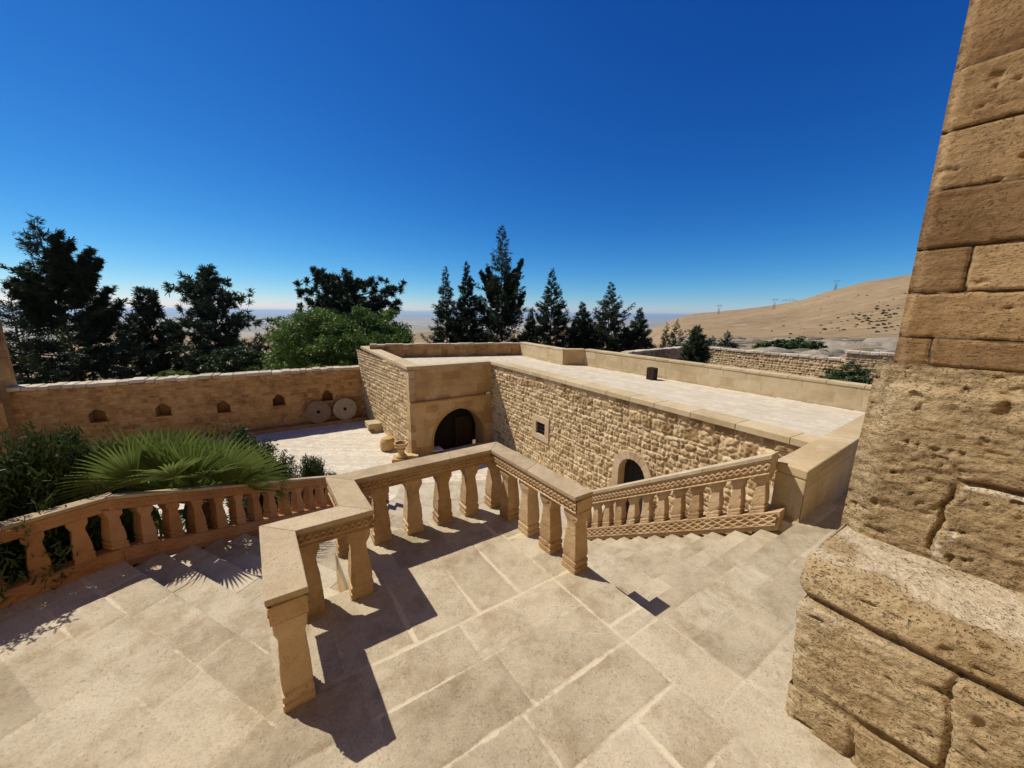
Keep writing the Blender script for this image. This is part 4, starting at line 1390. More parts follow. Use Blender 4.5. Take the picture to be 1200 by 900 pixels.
def scroll_fn(per, Hh, dep, seed):
    """running scroll of leaves and studs, cut into the stone between two plain fillets"""
    def fn(U, V):
        w = n2(U, V, 18, seed) * .004
        x = (U + w) / per * 2 * np.pi; y = (V + w - Hh / 2) / (Hh / 2)
        s1 = np.abs(y - .42 * np.sin(x)); s2 = np.abs(y + .42 * np.sin(x))
        vine = np.maximum(1 - s1 / .20, 1 - s2 / .20)
        cx = (np.mod(U + w, per / 2) / (per / 2) - .5) * 1.7 * (per / 2) / Hh * 2
        rose = 1 - np.abs(np.hypot(cx, y) - .30) / .16
        h = np.clip(np.maximum(vine, rose), 0, 1)
        edge = sstep(.80, .88, np.abs(y))
        h = np.maximum(sstep(.15, .55, h), edge)
        h = h * (1 - .12 * (1 + n2(U, V, 30, seed + 1)))
        return h * dep - dep, .5 + .4 * n2(U, V, 3, seed + 2), (1 - h) * 0
    return fn

def star_fn(per, Hh, dep, seed):
    """lattice of crossing bands with sunk lozenges"""
    def fn(U, V):
        w = n2(U, V, 16, seed) * .003
        x = (U + w) / per; y = (V + w) / Hh * 2
        a = np.abs(np.mod(x + y, 1) - .5) * 2; b_ = np.abs(np.mod(x - y, 1) - .5) * 2; c = np.abs(np.mod(2 * x, 1) - .5) * 2
        h = np.maximum(np.maximum(sstep(.50, .72, a), sstep(.50, .72, b_)), sstep(.78, .9, c) * .8)
        edge = sstep(.82, .9, np.abs(V / Hh * 2 - 1))
        h = np.maximum(h, edge)
        return h * dep - dep, .5 + .4 * n2(U, V, 3, seed + 2), (1 - h) * 0
    return fn

def baluster_mesh(name, w, dep, prof, mat, shear=0.0, capshear=True, seed=0):
    """square vase-shaped baluster at the origin; prof: (half-width factor, z).  x = along the rail"""
    rg = np.random.default_rng(seed)
    v = []; f = []
    n = 12
    for k, (s, z) in enumerate(prof):
        hw, hd = w / 2 * s, dep / 2 * (0.55 + .45 * s)
        c = .10 * min(hw, hd) if .02 < z / prof[-1][1] < .98 else .05 * hw
        ring = []
        for sx, sy in ((1, 1), (-1, 1), (-1, -1), (1, -1)):
            if sx * sy > 0:
                seq = [(sx * hw, sy * (hd - c)), (sx * (hw - c * .3), sy * (hd - c * .3)), (sx * (hw - c), sy * hd)]
            else:
                seq = [(sx * (hw - c), sy * hd), (sx * (hw - c * .3), sy * (hd - c * .3)), (sx * hw, sy * (hd - c))]
            ring += seq
        for x, y in ring:
            j = rg.normal(0, .0005, 2)
            v.append((x + j[0], y + j[1], z + shear * x))
    m_ = len(prof)
    for k in range(m_ - 1):
        for i in range(n):
            j = (i + 1) % n
            f.append((k * n + i, k * n + j, (k + 1) * n + j, (k + 1) * n + i))
    f.append(tuple(range(n))[::-1]); f.append(tuple(range((m_ - 1) * n, m_ * n)))
    me = bpy.data.meshes.new(name)
    me.from_pydata(v, [], f); me.update()
    bm = bmesh.new(); bm.from_mesh(me)
    for _ in range(3):
        lg_ = [e for e in bm.edges if e.calc_length() > .030]
        if lg_: bmesh.ops.subdivide_edges(bm, edges=lg_, cuts=1, use_grid_fill=True)
    bm.normal_update()
    co = np.array([q.co[:] for q in bm.verts]) + seed * 3.1
    nz = fbm3(co * 14, 3, seed) * .0035 + fbm3(co * 60, 2, seed + 1) * .0016
    chipn = sstep(.30, .55, fbm3(co * 22, 2, seed + 2))
    edge_ = np.array([max([e.calc_face_angle(0) if len(e.link_faces) == 2 else 0 for e in q.link_edges]) for q in bm.verts])
    dz = nz - chipn * .008 * np.clip(edge_ / .5, 0, 1)
    for q, d_ in zip(bm.verts, dz):
        q.co += q.normal * float(d_)
    bm.to_mesh(me); bm.free()
    set_attr(me, "rnd", np.full(len(me.vertices), rg.random()))
    me.materials.append(mat)
    return me

def resample(prof, step=.02):
    out = []
    for (s0, z0), (s1, z1) in zip(prof[:-1], prof[1:]):
        n = max(1, int(abs(z1 - z0) / step))
        for i in range(n):
            t = i / n
            out.append((s0 + (s1 - s0) * t, z0 + (z1 - z0) * t))
    out.append(prof[-1])
    return out

def put_balusters(parent, meshes, pts):
    src = None
    for i, (p, ang) in enumerate(pts):
        if src is None:
            c = bpy.data.objects.new("baluster", meshes[0]); src = c
        else:
            c = src.copy(); c.data = meshes[i % len(meshes)]
        COL.objects.link(c)
        c.parent = parent
        c.matrix_parent_inverse = parent_matrix(parent).inverted()
        c.location = p; c.rotation_euler = (0, 0, ang + (.0 if i == 0 else random.uniform(-.02, .02)))

def vase(hgt, top=1.12):
    k = hgt / .62
    pr = [(1.12, 0), (1.13, .050), (.98, .056), (.96, .062), (1.10, .070), (1.12, .090), (1.10, .110), (.96, .117), (.88, .124), (.98, .131),
          (1.05, .17), (1.02, .22), (.93, .30), (.81, .38), (.71, .45), (.69, .475), (.74, .492), (.86, .515), (1.0, .537), (1.0, .545), (top, .555), (top, .62)]
    return [(s, z * k) for s, z in resample(pr)]

# --- zigzag balustrade of the landing
CL = [(2.24, .03), (3.04, .03), (3.04, .59), (3.71, .59), (3.71, 2.34), (2.20, 2.34)]
ZR = .79; TH = .165
LB = empty("landing_balustrade", Vector((*ab2(3.4, 1.2), 0)), "zigzag stone balustrade with a carved scroll rail round the paved landing, in the centre", "balustrade")
def offset_line(cl, o):
    """mitred offset of an (a,b) polyline"""
    P = [np.array(p, float) for p in cl]; out = []
    for i, p in enumerate(P):
        d0 = (P[i] - P[i - 1]) if i > 0 else (P[1] - P[0]); d1 = (P[i + 1] - P[i]) if i < len(P) - 1 else d0
        d0 = d0 / np.linalg.norm(d0); d1 = d1 / np.linalg.norm(d1)
        n0 = np.array([-d0[1], d0[0]]); n1 = np.array([-d1[1], d1[0]])
        m_ = n0 + n1; m_ = m_ / (m_ @ m_) * 2 if i not in (0, len(P) - 1) else n0
        out.append(p + m_ * o)
    return out
def rail_prism(mb, cl, half, z0, z1, cuts_per=.9, ext=0.0):
    A = offset_line(cl, half); B_ = offset_line(cl, -half)
    for i in range(len(cl) - 1):
        L = np.linalg.norm(np.array(cl[i + 1]) - np.array(cl[i]))
        n = max(1, int(round(L / cuts_per)))
        for j in range(n):
            t0, t1 = j / n, (j + 1) / n
            f = lambda P, t: P[i] * (1 - t) + P[i + 1] * t
            mb.prism([ab2(*f(A, t0)), ab2(*f(A, t1)), ab2(*f(B_, t1)), ab2(*f(B_, t0))], z0, z1)
mb = MB(); rail_prism(mb, CL, .110, ZR - .045, ZR, .62)
mb.build("rail_top", M['railtop'], LB, .007, .0025, .05)
mb = MB(); rail_prism(mb, CL, .081, ZR - TH, ZR - .045, 9)
mb.build("rail_beam", M['rail'], LB, .004)
for sg in (1, -1):
    OL = offset_line(CL, .107 * sg)
    for i in range(len(CL) - 1):
        p = Vector((*ab2(*OL[i]), ZR - TH)); q_ = Vector((*ab2(*OL[i + 1]), ZR - TH))
        c0 = Vector((*ab2(*CL[i]), ZR - TH))
        L = (q_ - p).length; d = (q_ - p) / L
        nrm = (p - c0); nrm = nrm - d * nrm.dot(d)
        strip_uv("carved_frieze", p, d, UZ, L, TH - .047, .005, scroll_fn(.105, TH - .047, .024, 200 + i), M['rail'], LB, nrm)
for i, sg in ((0, -1), (5, 1)):
    c0 = Vector((*ab2(*CL[i]), ZR - TH)); j = 1 if i == 0 else 4
    d = (c0 - Vector((*ab2(*CL[j]), ZR - TH))).normalized(); sd = Vector((-d.y, d.x, 0))
    strip_uv("rail_end", c0 + d * .010 - sd * .098, sd, UZ, .196, TH - .047, .01, lambda U, V: (n2(U, V, 9, 210) * .004 - .002, .5 + 0 * U, 0 * U), M['rail'], LB, d)
bm_l = [baluster_mesh("baluster", .165, .165, vase(ZR - TH - .002), M['rail'], 0, seed=300 + k) for k in range(5)]
angB = math.atan2(B1[1], B1[0]); angA = math.atan2(A1[1], A1[0])
pts = [(Vector((*ab2(2.325, .03), 0)), angA), (Vector((*ab2(3.04, .20), 0)), angB), (Vector((*ab2(3.04, .58), 0)), angB), (Vector((*ab2(3.70, .60), 0)), angB)]
for b_ in (.945, 1.295, 1.645, 1.99): pts.append((Vector((*ab2(3.71, b_), 0)), angB))
pts.append((Vector((*ab2(3.71, 2.34), 0)), angB))
for a_ in (3.36, 2.99, 2.63, 2.28): pts.append((Vector((*ab2(a_, 2.34), 0)), angA))
put_balusters(LB, bm_l, pts)

# --- balustrade of the right stairs
SL = .605
RP0 = np.array([3.31, 3.84]) + .035 * B1
RB = empty("stair_balustrade", Vector((RP0[0], RP0[1], -.1)), "sloping stone balustrade with a carved lattice bottom rail down the right stairs", "balustrade")
def sloped_beam(parent, name, P0, d, s0, s1, zt, zb, sl, w, mat, bevel=.004, wear=.0, cuts=1):
    mb = MB(); n = np.array([-d[1], d[0]])
    for j in range(cuts):
        a0 = s0 + (s1 - s0) * j / cuts + (.002 if j else 0); a1 = s0 + (s1 - s0) * (j + 1) / cuts
        pts = [P0 + d * a0 + n * w / 2, P0 + d * a1 + n * w / 2, P0 + d * a1 - n * w / 2, P0 + d * a0 - n * w / 2]
        ss = [a0, a1, a1, a0]
        mb.prism([tuple(p) for p in pts], [zb - sl * s for s in ss], [zt - sl * s for s in ss])
    return mb.build(name, mat, parent, bevel, wear, .06 if wear else 0)
def v3(p, z): return Vector((p[0], p[1], z))
S0, S1 = .42, 3.38
sloped_beam(RB, "rail_top", RP0, A1, S0 - .12, S1, .985, .925, SL, .218, M['railtop'], .006, .002, 4)
sloped_beam(RB, "rail_beam", RP0, A1, S0 - .12, S1, .925, .725, SL, .165, M['rail'])
sloped_beam(RB, "bottom_rail", RP0, A1, .14, S1, .225, -.02, SL, .19, M['rail'])
nR = Vector((-B1[0], -B1[1], 0)); A1v = Vector((A1[0], A1[1], -SL)); 
for side in (1, -1):
    o_ = v3(RP0 - B1 * .106 * side + A1 * (S0 - .12), .735 - SL * (S0 - .12))
    strip_uv("carved_frieze", o_, A1v, UZ, S1 - S0 + .12, .185, .0065, scroll_fn(.15, .185, .022, 230), M['rail'], RB, nR * side)
    o_ = v3(RP0 - B1 * .116 * side + A1 * .16, .05 - SL * .16)
    strip_uv("carved_lattice", o_, A1v, UZ, S1 - .16, .165, .0065, star_fn(.125, .165, .020, 240), M['rail'], RB, nR * side)
hb_ = .725 - .225 + .004
bm_r = [baluster_mesh("baluster", .138, .138, vase(hb_), M['rail'], -SL, seed=320 + k) for k in range(5)]
pts = []
for k in range(12):
    s = .385 + .252 * k
    pts.append((v3(RP0 + A1 * s, .223 - SL * s), angA))
put_balusters(RB, bm_r, pts)

# --- reddish balustrade of the left stairs, beside the planting
SLL = .39
PB = empty("planter_balustrade", v3(Q, 0), "reddish shaded stone balustrade in front of the palm down the left stairs", "balustrade")
n12 = np.array([-d12[1], d12[0]])
QL = Q + n12 * .07; 
def seg_beam(name, segs, zt, zb, w, mat, bevel, wear, cuts):
    for (P0, d, s0, s1, sl) in segs:
        sloped_beam(PB, name, P0, d, s0, s1, zt, zb, sl, w, mat, bevel, wear, cuts)
levn = np.array([-lev_d[1], lev_d[0]])
if levn @ np.array([-1, 1]) < 0: levn = -levn
LL = Q + levn * .07
segs = [(QL, d12, -.02, 4.6, SLL), (LL, lev_d, -.02, 3.1, 0.0)]
seg_beam("rail_top", segs, .675, .64, .135, M['railtop'], .006, .0025, 5)
seg_beam("rail_beam", segs, .64, .53, .105, M['redstone'], .004, 0, 1)
seg_beam("bottom_rail", segs, .13, -.07, .15, M['redstone'], .006, .002, 4)
dv = Vector((d12[0], d12[1], -SLL)); lv = Vector((lev_d[0], lev_d[1], 0))
nP = Vector((-n12[0], -n12[1], 0)); nL = Vector((-levn[0], -levn[1], 0))
for (P0, d3, L, nn) in ((QL, dv, 4.6, nP), (LL, lv, 3.1, nL)):
    strip_uv("carved_frieze", v3(P0, .535) + nn * .064, d3, UZ, L, .10, .008, scroll_fn(.12, .10, .011, 250), M['redstone'], PB, nn)
    strip_uv("carved_band", v3(P0, -.0) + nn * .084, d3, UZ, L, .12, .009, star_fn(.12, .12, .008, 255), M['redstone'], PB, nn)
hp = .53 - .13 + .004
bm_s = [baluster_mesh("baluster", .118, .118, vase(hp, 1.08), M['redstone'], -SLL, seed=340 + k) for k in range(4)]
bm_f = [baluster_mesh("baluster", .118, .118, vase(hp, 1.08), M['redstone'], 0, seed=350 + k) for k in range(4)]
put_balusters(PB, bm_f, [(v3(LL + lev_d * (.23 + .245 * k), .128), math.atan2(lev_d[1], lev_d[0])) for k in range(12)])
put_balusters(PB, bm_s, [(v3(QL + d12 * (.0 + .24 * k), .128 - SLL * (.0 + .24 * k)), math.atan2(d12[1], d12[0])) for k in range(19)])

# ================================================================== vegetation
def quads_mesh(name, C, Ax, Ay, rnd, mat, parent, taper=.35):
    """leaf quads: centre C, half axes Ax (long) and Ay (wide), pointed"""
    C = np.asarray(C); Ax = np.asarray(Ax); Ay = np.asarray(Ay)
    v = np.stack([C - Ax - Ay * .6, C - Ax + Ay * .6, C + Ax + Ay * taper, C + Ax - Ay * taper], 1).reshape(-1, 3)
    f = np.arange(len(v)).reshape(-1, 4)
    me = mesh_np(name, v, f, dict(rnd=np.repeat(np.clip(rnd, 0, 1), 4)))
    return link(name, me, mat, parent)

def unit(v):
    return v / (np.linalg.norm(v, axis=-1, keepdims=True) + 1e-9)

def trunk(parent, base, top, r0, bend=.2, name="trunk", limbs=()):
    mb = MB(); base = Vector(base); top = Vector(top); n = 7; prev = base; rp = r0
    rg = random.Random(int(base.x * 100))
    for i in range(1, n + 1):
        t = i / n
        p = base.lerp(top, t) + Vector((rg.uniform(-bend, bend), rg.uniform(-bend, bend), 0)) * (t * (1 - t) * 2)
        r = r0 * (1 - t * .88)
        mb.tube(prev, p, rp, r, 8, .5); prev = p; rp = r
    for a, b_, r in limbs:
        mb.tube(a, b_, r, r * .3, 6, .5)
    return mb.build(name, M['bark'], parent, smooth=True)

def conifer(name, base, H, R, label, cat, group, seed, mat='conifer', nbr=150, nsp=13, prof=None, up=.25, tipup=.35, size=1.0, low=.06, irr=.3, lean=(0, 0), tops=(), dense=1.0):
    """tapered trunk, many boughs with foliage sprays; irregular outline"""
    rg = np.random.default_rng(seed)
    base = np.array(base, float)
    root = empty(name, Vector(base), label, cat, group)
    top = base + np.array([lean[0], lean[1], H])
    limbs = []
    Cs, As, Bs, Rs = [], [], [], []
    axes = [(base, top, R, 1.0, low)] + [(np.array(t0), np.array(t1), r, w, .02) for t0, t1, r, w in tops]
    for ia, (a0, a1, RR, wgt, lo) in enumerate(axes):
        HH = np.linalg.norm(a1 - a0)
        sect = 1 + irr * np.sin(np.arange(64) / 64 * 2 * np.pi * rg.integers(2, 5) + rg.uniform(0, 6)) 
        for k in range(int(nbr * wgt)):
            t = lo + (1 - lo) * (k + rg.random()) / int(nbr * wgt)
            phi = rg.uniform(0, 2 * np.pi)
            pr = prof(t) if prof else (1 - t) ** .8 * min(1, .45 + t * 4)
            L = RR * pr * rg.uniform(.60, 1.12) * sect[int(phi / 2 / np.pi * 64) % 64] + .06 * size
            o = a0 + (a1 - a0) * t
            d = np.array([np.cos(phi), np.sin(phi), 0])
            zup = up * (1 if t > .4 else .4) + rg.normal(0, .15)
            if L > .6 and k % 5 == 0:
                e = o + d * L * .75 + np.array([0, 0, zup * L * .6])
                limbs.append((Vector(o), Vector(e), .035 * min(2, L)))
            tone = rg.uniform(.2, .8)
            m_ = max(3, int(nsp * dense * (L / RR) ** .8 * 1.5))
            s = rg.uniform(.12, 1.0, m_) ** .75
            c = o + d * (L * s)[:, None]
            c[:, 2] += zup * L * s + tipup * L * s ** 3 - .1 * L * s * (1 - s)
            c += rg.normal(0, .075 * size * (.5 if ia else .45 + .55 * min(1, pr)), (m_, 3)) * (1 + s[:, None] * .5)
            nq = 4
            for q in range(nq):
                dirv = d * .9 + rg.normal(0, .55, (m_, 3)) + np.array([0, 0, .25 + zup])
                dirv = unit(dirv)
                ln = size * (.62 if ia else .50 + .5 * min(1, pr)) * rg.uniform(.10, .24, m_)
                sidev = unit(np.cross(dirv, rg.normal(0, 1, (m_, 3))))
                Cs.append(c + dirv * ln[:, None] * .8); As.append(dirv * ln[:, None]); Bs.append(sidev * (ln * rg.uniform(.20, .36, m_))[:, None])
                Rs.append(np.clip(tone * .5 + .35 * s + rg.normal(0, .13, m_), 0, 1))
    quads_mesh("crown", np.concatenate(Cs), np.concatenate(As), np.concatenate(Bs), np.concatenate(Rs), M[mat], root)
    trunk(root, base - np.array([0, 0, .4]), base + (top - base) * .97, .05 * H ** .6 * .55, .15, limbs=limbs[:60])
    return root

def pine(name, base, H, R, label, cat, group, seed, nb=46, mat='pine', tuft=.34, low=.18, prof=None, ntuft=9, nq=26):
    """open crown: limbs carrying separate tufts of needles"""
    rg = np.random.default_rng(seed); base = np.array(base, float)
    root = empty(name, Vector(base), label, cat, group)
    top = base + np.array([rg.normal(0, .3), rg.normal(0, .3), H])
    Cs, As, Bs, Rs, limbs = [], [], [], [], []
    for k in range(nb):
        t = low + (1 - low) * (k + rg.random()) / nb
        phi = k * 2.4 + rg.uniform(-.6, .6)
        pr = prof(t) if prof else (1 - t) ** .65 * min(1, .5 + t * 2)
        L = R * pr * rg.uniform(.6, 1.15) + .25
        o = base + (top - base) * t
        d = np.array([np.cos(phi), np.sin(phi), 0]); zu = rg.uniform(.05, .5)
        limbs.append((Vector(o), Vector(o + d * L * .95 + np.array([0, 0, zu * L])), .04 * min(2, L)))
        n = max(2, int(ntuft * L / R * 1.3))
        for j in range(n):
            s = rg.uniform(.25, 1.05)
            c = o + d * L * s + np.array([0, 0, zu * L * s * s]) + rg.normal(0, .16 * L / 2 + .05, 3)
            dirs = unit(rg.normal(0, 1, (nq, 3)) + d * .5 + np.array([0, 0, .55]))
            ln = tuft * rg.uniform(.55, 1.0, nq) * .5
            sd = unit(np.cross(dirs, rg.normal(0, 1, (nq, 3))))
            Cs.append(c + dirs * ln[:, None] * rg.uniform(.5, 1.1, (nq, 1))); As.append(dirs * ln[:, None]); Bs.append(sd * (ln * rg.uniform(.16, .34, nq))[:, None])
            tone = rg.uniform(.15, .75)
            Rs.append(np.clip(tone + .3 * dirs[:, 2] + rg.normal(0, .1, nq), 0, 1))
    quads_mesh("crown", np.concatenate(Cs), np.concatenate(As), np.concatenate(Bs), np.concatenate(Rs), M[mat], root)
    trunk(root, base - np.array([0, 0, .4]), top, .05 * H ** .6 * .6, .25, limbs=limbs)
    return root

def broadleaf(name, base, H, rx, rz, label, cat, group, seed, mat='broad', nc=150, nl=150, leaf=.085, flat=1.0):
    """many leaf clumps spread through an uneven crown"""
    rg = np.random.default_rng(seed); base = np.array(base, float)
    root = empty(name, Vector(base), label, cat, group)
    cc = base + np.array([0, 0, H - rz])
    Cs, As, Bs, Rs, limbs = [], [], [], [], []
    for k in range(nc):
        d = unit(rg.normal(0, 1, 3)); d[2] = d[2] * .95 + .12
        rr = rg.uniform(.45, 1.0) ** .6 * (1 + .18 * math.sin(3 * math.atan2(d[1], d[0]) + seed) + .12 * rg.normal())
        c = cc + d * rr * np.array([rx, rx, rz])
        if c[2] < base[2] + .3: c[2] = base[2] + .3 + rg.random()
        if k % 6 == 0: limbs.append((Vector(base + np.array([0, 0, H * .25])), Vector(base + (c - base) * .85), .05))
        sz = rg.uniform(.25, .6) * (rx / 2.6) ** .6
        n = int(nl * rg.uniform(.6, 1.3))
        p = unit(rg.normal(0, 1, (n, 3))) * (rg.random((n, 1)) ** .45) * sz * np.array([1.25, 1.25, .8])
        dirs = unit(p + rg.normal(0, .35, (n, 3)) + np.array([0, 0, -.1]))
        ln = leaf * rg.uniform(.6, 1.25, n)
        sd = unit(np.cross(dirs, rg.normal(0, 1, (n, 3))))
        Cs.append(c + p); As.append(dirs * ln[:, None]); Bs.append(sd * (ln * .55)[:, None])
        tone = rg.uniform(.1, .7)
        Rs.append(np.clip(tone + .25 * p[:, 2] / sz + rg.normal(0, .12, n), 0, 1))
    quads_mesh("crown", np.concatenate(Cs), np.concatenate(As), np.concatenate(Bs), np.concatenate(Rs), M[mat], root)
    trunk(root, base - np.array([0, 0, .4]), base + np.array([0, 0, H * .6]), .06 * H ** .6 * .6, .2, limbs=limbs)
    return root

def plant_at(px, d, ground=-6.0):
    return at_dist(px, d, ground)

def tree_h(px, py, d, ground=-6.0):
    return height_at(px, py, d) - ground

def w_px(px_w, d):       # metres for a number of photo pixels at horizontal distance d
    return px_w / FPX * d

# conifers behind the roof terrace
cg = "dark conifers in a row behind the gatehouse roof"
rows = [
    (523, 313, 40, 19, 'slender loose conifer with gaps between its boughs, leftmost in the row behind the roof', .75, .30),
    (548, 307, 39, 20, 'narrow dense dark conifer just left of the tallest conifer behind the roof', 1.25, .15),
    (646, 315, 42, 25, 'pointed dense conifer standing alone right of the tallest conifer behind the roof', 1.1, .2),
    (622, 362, 41, 14, 'small thin conifer filling the gap right below the tallest conifer', .9, .3),
    (682, 354, 43, 20, 'low rounded double topped conifer between two pointed ones', 1.2, .25),
    (714, 331, 43, 29, 'broad dark conifer with side leaders, above the roof parapet corner', 1.15, .3),
    (750, 361, 45, 21, 'short cone shaped conifer at the right end of the row behind the roof', 1.2, .2),
]
CON_T = [0, .40, .55, .68, .82, .92, 1.0]; CON_R = [1.28, 1.18, .95, .70, .40, .17, .015]
def con_prof(t): return float(np.interp(t, CON_T, CON_R)) * (1 + .22 * math.sin(t * 47))
for i, (px, py, d, hw, lab, den, ir) in enumerate(rows):
    b_ = plant_at(px, d, -7.5); H = tree_h(px, py, d, -7.5); R = w_px(hw, d) * .92
    tops = []
    if i in (4, 5):
        for sx, hh in (((-.5, .80), (.45, .74)) if i == 4 else ((-.95, .76), (.85, .62))):
            o = np.array(b_) + np.array([sx * R * .8, .3, H * .30]); tops.append((o, o + np.array([sx * R * .15, 0, H * (hh - .30)]), R * .42, .40))
    conifer("conifer_tree", b_, H, R, lab, "tree", cg, 400 + i, nbr=330, nsp=20, dense=den * 1.25, irr=ir, up=.0, tipup=.24, size=.95, tops=tops, prof=con_prof)
d = 38; b_ = plant_at(588, d, -7.5); H = tree_h(585, 264, d, -7.5)
tl_ = []
for (px, py0, py1, r_) in ((611, 340, 304, .34), (564, 352, 318, .32), (604, 332, 316, .3), (571, 336, 314, .28), (614, 372, 342, .45), (560, 378, 350, .4), (606, 362, 330, .4)):
    p0_ = at_dist(588 + (px - 588) * .30, d, height_at(px, py0 + 10, d)); p1_ = at_dist(px, d, height_at(px, py1, d))
    tl_.append((np.array(p0_), np.array(p1_), r_, .20))
conifer("conifer_tree", b_, H, w_px(27, d), "tallest conifer with wide upswept arms rising above the row behind the roof", "tree", cg, 420, nbr=420, nsp=21, size=.95, irr=.25,
        up=.04, tipup=.36, tops=tl_, prof=lambda t: float(np.interp(t, [0, .36, .58, .70, .74, .80, .91, 1], [1.25, 1.15, .92, .82, .56, .36, .23, .02])) * (1 + .22 * math.sin(t * 41)))

# left group beyond the niche wall
lg = "tall evergreens beyond the niche wall"
GL = -10.0
d = 42; b_ = plant_at(82, d, GL); H = tree_h(66, 258, d, GL)
top_shift = at_dist(66, d, 0) - at_dist(82, d, 0)
tl_ = []
for (px, px0, py0, py1, r_) in ((88, 74, 330, 275, .42), (99, 80, 338, 284, .38), (122, 92, 338, 293, .42), (128, 96, 350, 304, .42), (36, 66, 350, 316, .42), (28, 66, 372, 328, .45), (18, 60, 385, 333, .4), (136, 100, 385, 338, .5), (146, 104, 405, 352, .6), (110, 90, 360, 318, .5), (50, 70, 350, 322, .4)):
    p0_ = at_dist(px0, d + random.uniform(-.6, .6), height_at(px0, py0, d)); p1_ = at_dist(px, d + random.uniform(-1, 1), height_at(px, py1, d))
    tl_.append((np.array(p0_), np.array(p1_), r_, .14))
conifer("cypress_tree", b_, H, w_px(56, d), "biggest nearly black cypress with crooked upswept arms, at the left behind the niche wall", "tree", lg, 430, mat='conifer', nbr=380, nsp=24, size=1.25,
        irr=.2, up=.0, tipup=.16, lean=(top_shift.x, top_shift.y), tops=tl_, prof=lambda t: float(np.interp(t, [0, .30, .45, .55, .66, .76, .86, .94, 1], [1.05, 1.05, .92, .72, .48, .30, .20, .11, .02])) * (1 + .22 * math.sin(t * 43)), dense=1.4)
d = 45; b_ = plant_at(163, d, GL)
pine("pine_tree", b_, tree_h(163, 340, d, GL), w_px(25, d), "dark pine squeezed between the biggest cypress and the lone open pine", "tree", lg, 431, nb=80, mat='pine', ntuft=20, low=.15, tuft=.55,
     prof=lambda t: (1 - t) ** .5 * (.9 + .2 * math.sin(t * 20)))
d = 44; b_ = plant_at(250, d, GL)
pine("pine_tree", b_, tree_h(246, 315, d, GL), w_px(44, d), "lone broad pine with open tufted branches standing left of the brown knoll", "tree", lg, 432, nb=80, ntuft=20, low=.15, tuft=.55, nq=34,
     prof=lambda t: float(np.interp(t, [0, .3, .5, .65, .8, .9, 1], [1.0, 1.05, 1, .92, .62, .42, .12])) * (.85 + .25 * math.sin(t * 31)))
d = 42; b_ = plant_at(402, d, -8)
pine("pine_tree", b_, tree_h(404, 330, d, -8), w_px(46, d), "bare limbed pine with separate dark tufts rising out of the bright green tree", "tree", lg, 433, nb=40, mat='conifer', ntuft=13, low=.58, tuft=.55, nq=90,
     prof=lambda t: .95 if t < .9 else .7)
d = 35; b_ = plant_at(398, d, -7.5)
broadleaf("broadleaf_tree", b_, tree_h(398, 374, d, -7.5), w_px(67, d), 3.3, "wide bright green leafy tree spreading beside the left corner of the gatehouse", "tree", None, 440, nc=640, nl=250, leaf=.115)
d = 33; b_ = plant_at(195, d, -6)
broadleaf("low_bush", b_, tree_h(195, 437, d, -6), w_px(16, d), .8, "small bright green bush peeping over the niche wall below the pines", "bush", None, 441, nc=40, nl=110, leaf=.09)
d = 36; b_ = plant_at(275, d, -6.5)
broadleaf("low_bush", b_, tree_h(275, 408, d, -6.5), w_px(26, d), 1.5, "dull olive bush behind the niche wall right of the lone pine", "bush", None, 442, mat='shrub', nc=80, nl=130, leaf=.11)
d = 44; b_ = plant_at(14, d, GL)
conifer("cypress_tree", b_, tree_h(8, 338, d, GL), w_px(26, d), "thin cypress with drooping side arms beside the stone pier", "tree", lg, 443, nbr=120, nsp=12, size=1.2, irr=.4, dense=.9, up=-.05, tipup=.2)

# evergreens round the field wall
d = 33; b_ = at_dist(819, d, -4)
conifer("yew_bush", at_dist(819, 30, -4), tree_h(819, 384, 30, -4), w_px(20, 30), "bushy dark green yew standing in the corner of the field wall", "tree", None, 450, mat='cypress', nbr=190, nsp=15, size=.95, irr=.15,
        prof=lambda t: (1 - t) ** .55 * (1 if t > .1 else .8), dense=1.3)
fg = "small cypresses beyond the field wall"
for i, (px, py, hw, lab) in enumerate(((783, 378, 6, 'slimmer of the two small cypresses left of the yew'), (795, 374, 8, 'taller of the two small cypresses left of the yew'), (838, 394, 8, 'low ragged cypress just right of the yew'), (855, 387, 6, 'small cypress farthest right behind the field wall'), (867, 403, 5, 'tiny round cypress peeping over the field wall'))):
    d = 62; z0 = terrain_z(*at_dist(px, d)[:2]) - .5
    conifer("small_cypress", at_dist(px, d, z0), height_at(px, py, d) - z0, w_px(hw, d) * .75, lab, "tree", fg, 455 + i, nbr=70, nsp=9, size=.8, prof=con_prof)
p = at_dist(1003, 21, -2.6)
broadleaf("dry_bush", p, height_at(1001, 433, 21) + 2.6, w_px(14, 21), .75, "dark bush growing between the long roof parapet and the stepped field wall", "bush", None, 460, mat='shrub', nc=60, nl=120, leaf=.06)
gg = "green bushes along the rocky shelf"
gb_lab = ["pale green bush at the left end of the rocky shelf", "rounded dark bush on the rocky shelf beside the pale one", "bright green bush in the middle of the rocky shelf", "broad dark bush under the overhanging rocks", "green bush right of the broad dark one on the shelf", "last low bush at the right end of the rocky shelf"]
for i, (px, py, hw) in enumerate(((899, 401, 8), (911, 398, 9), (922, 402, 9), (938, 396, 12), (951, 399, 11), (962, 401, 7))):
    d = 80; x, y = at_dist(px, d)[:2]; z0 = terrain_z(x, y) - .3
    ztop = max(z0 + .9, height_at(px, py + 2.5, d))
    broadleaf("shelf_bush", (x, y, z0), ztop - z0, w_px(hw, d), (ztop - z0) * .5, gb_lab[i], "bush", gg, 470 + i, mat='broad' if i in (0, 2, 4) else 'shrub', nc=34, nl=70, leaf=.26)
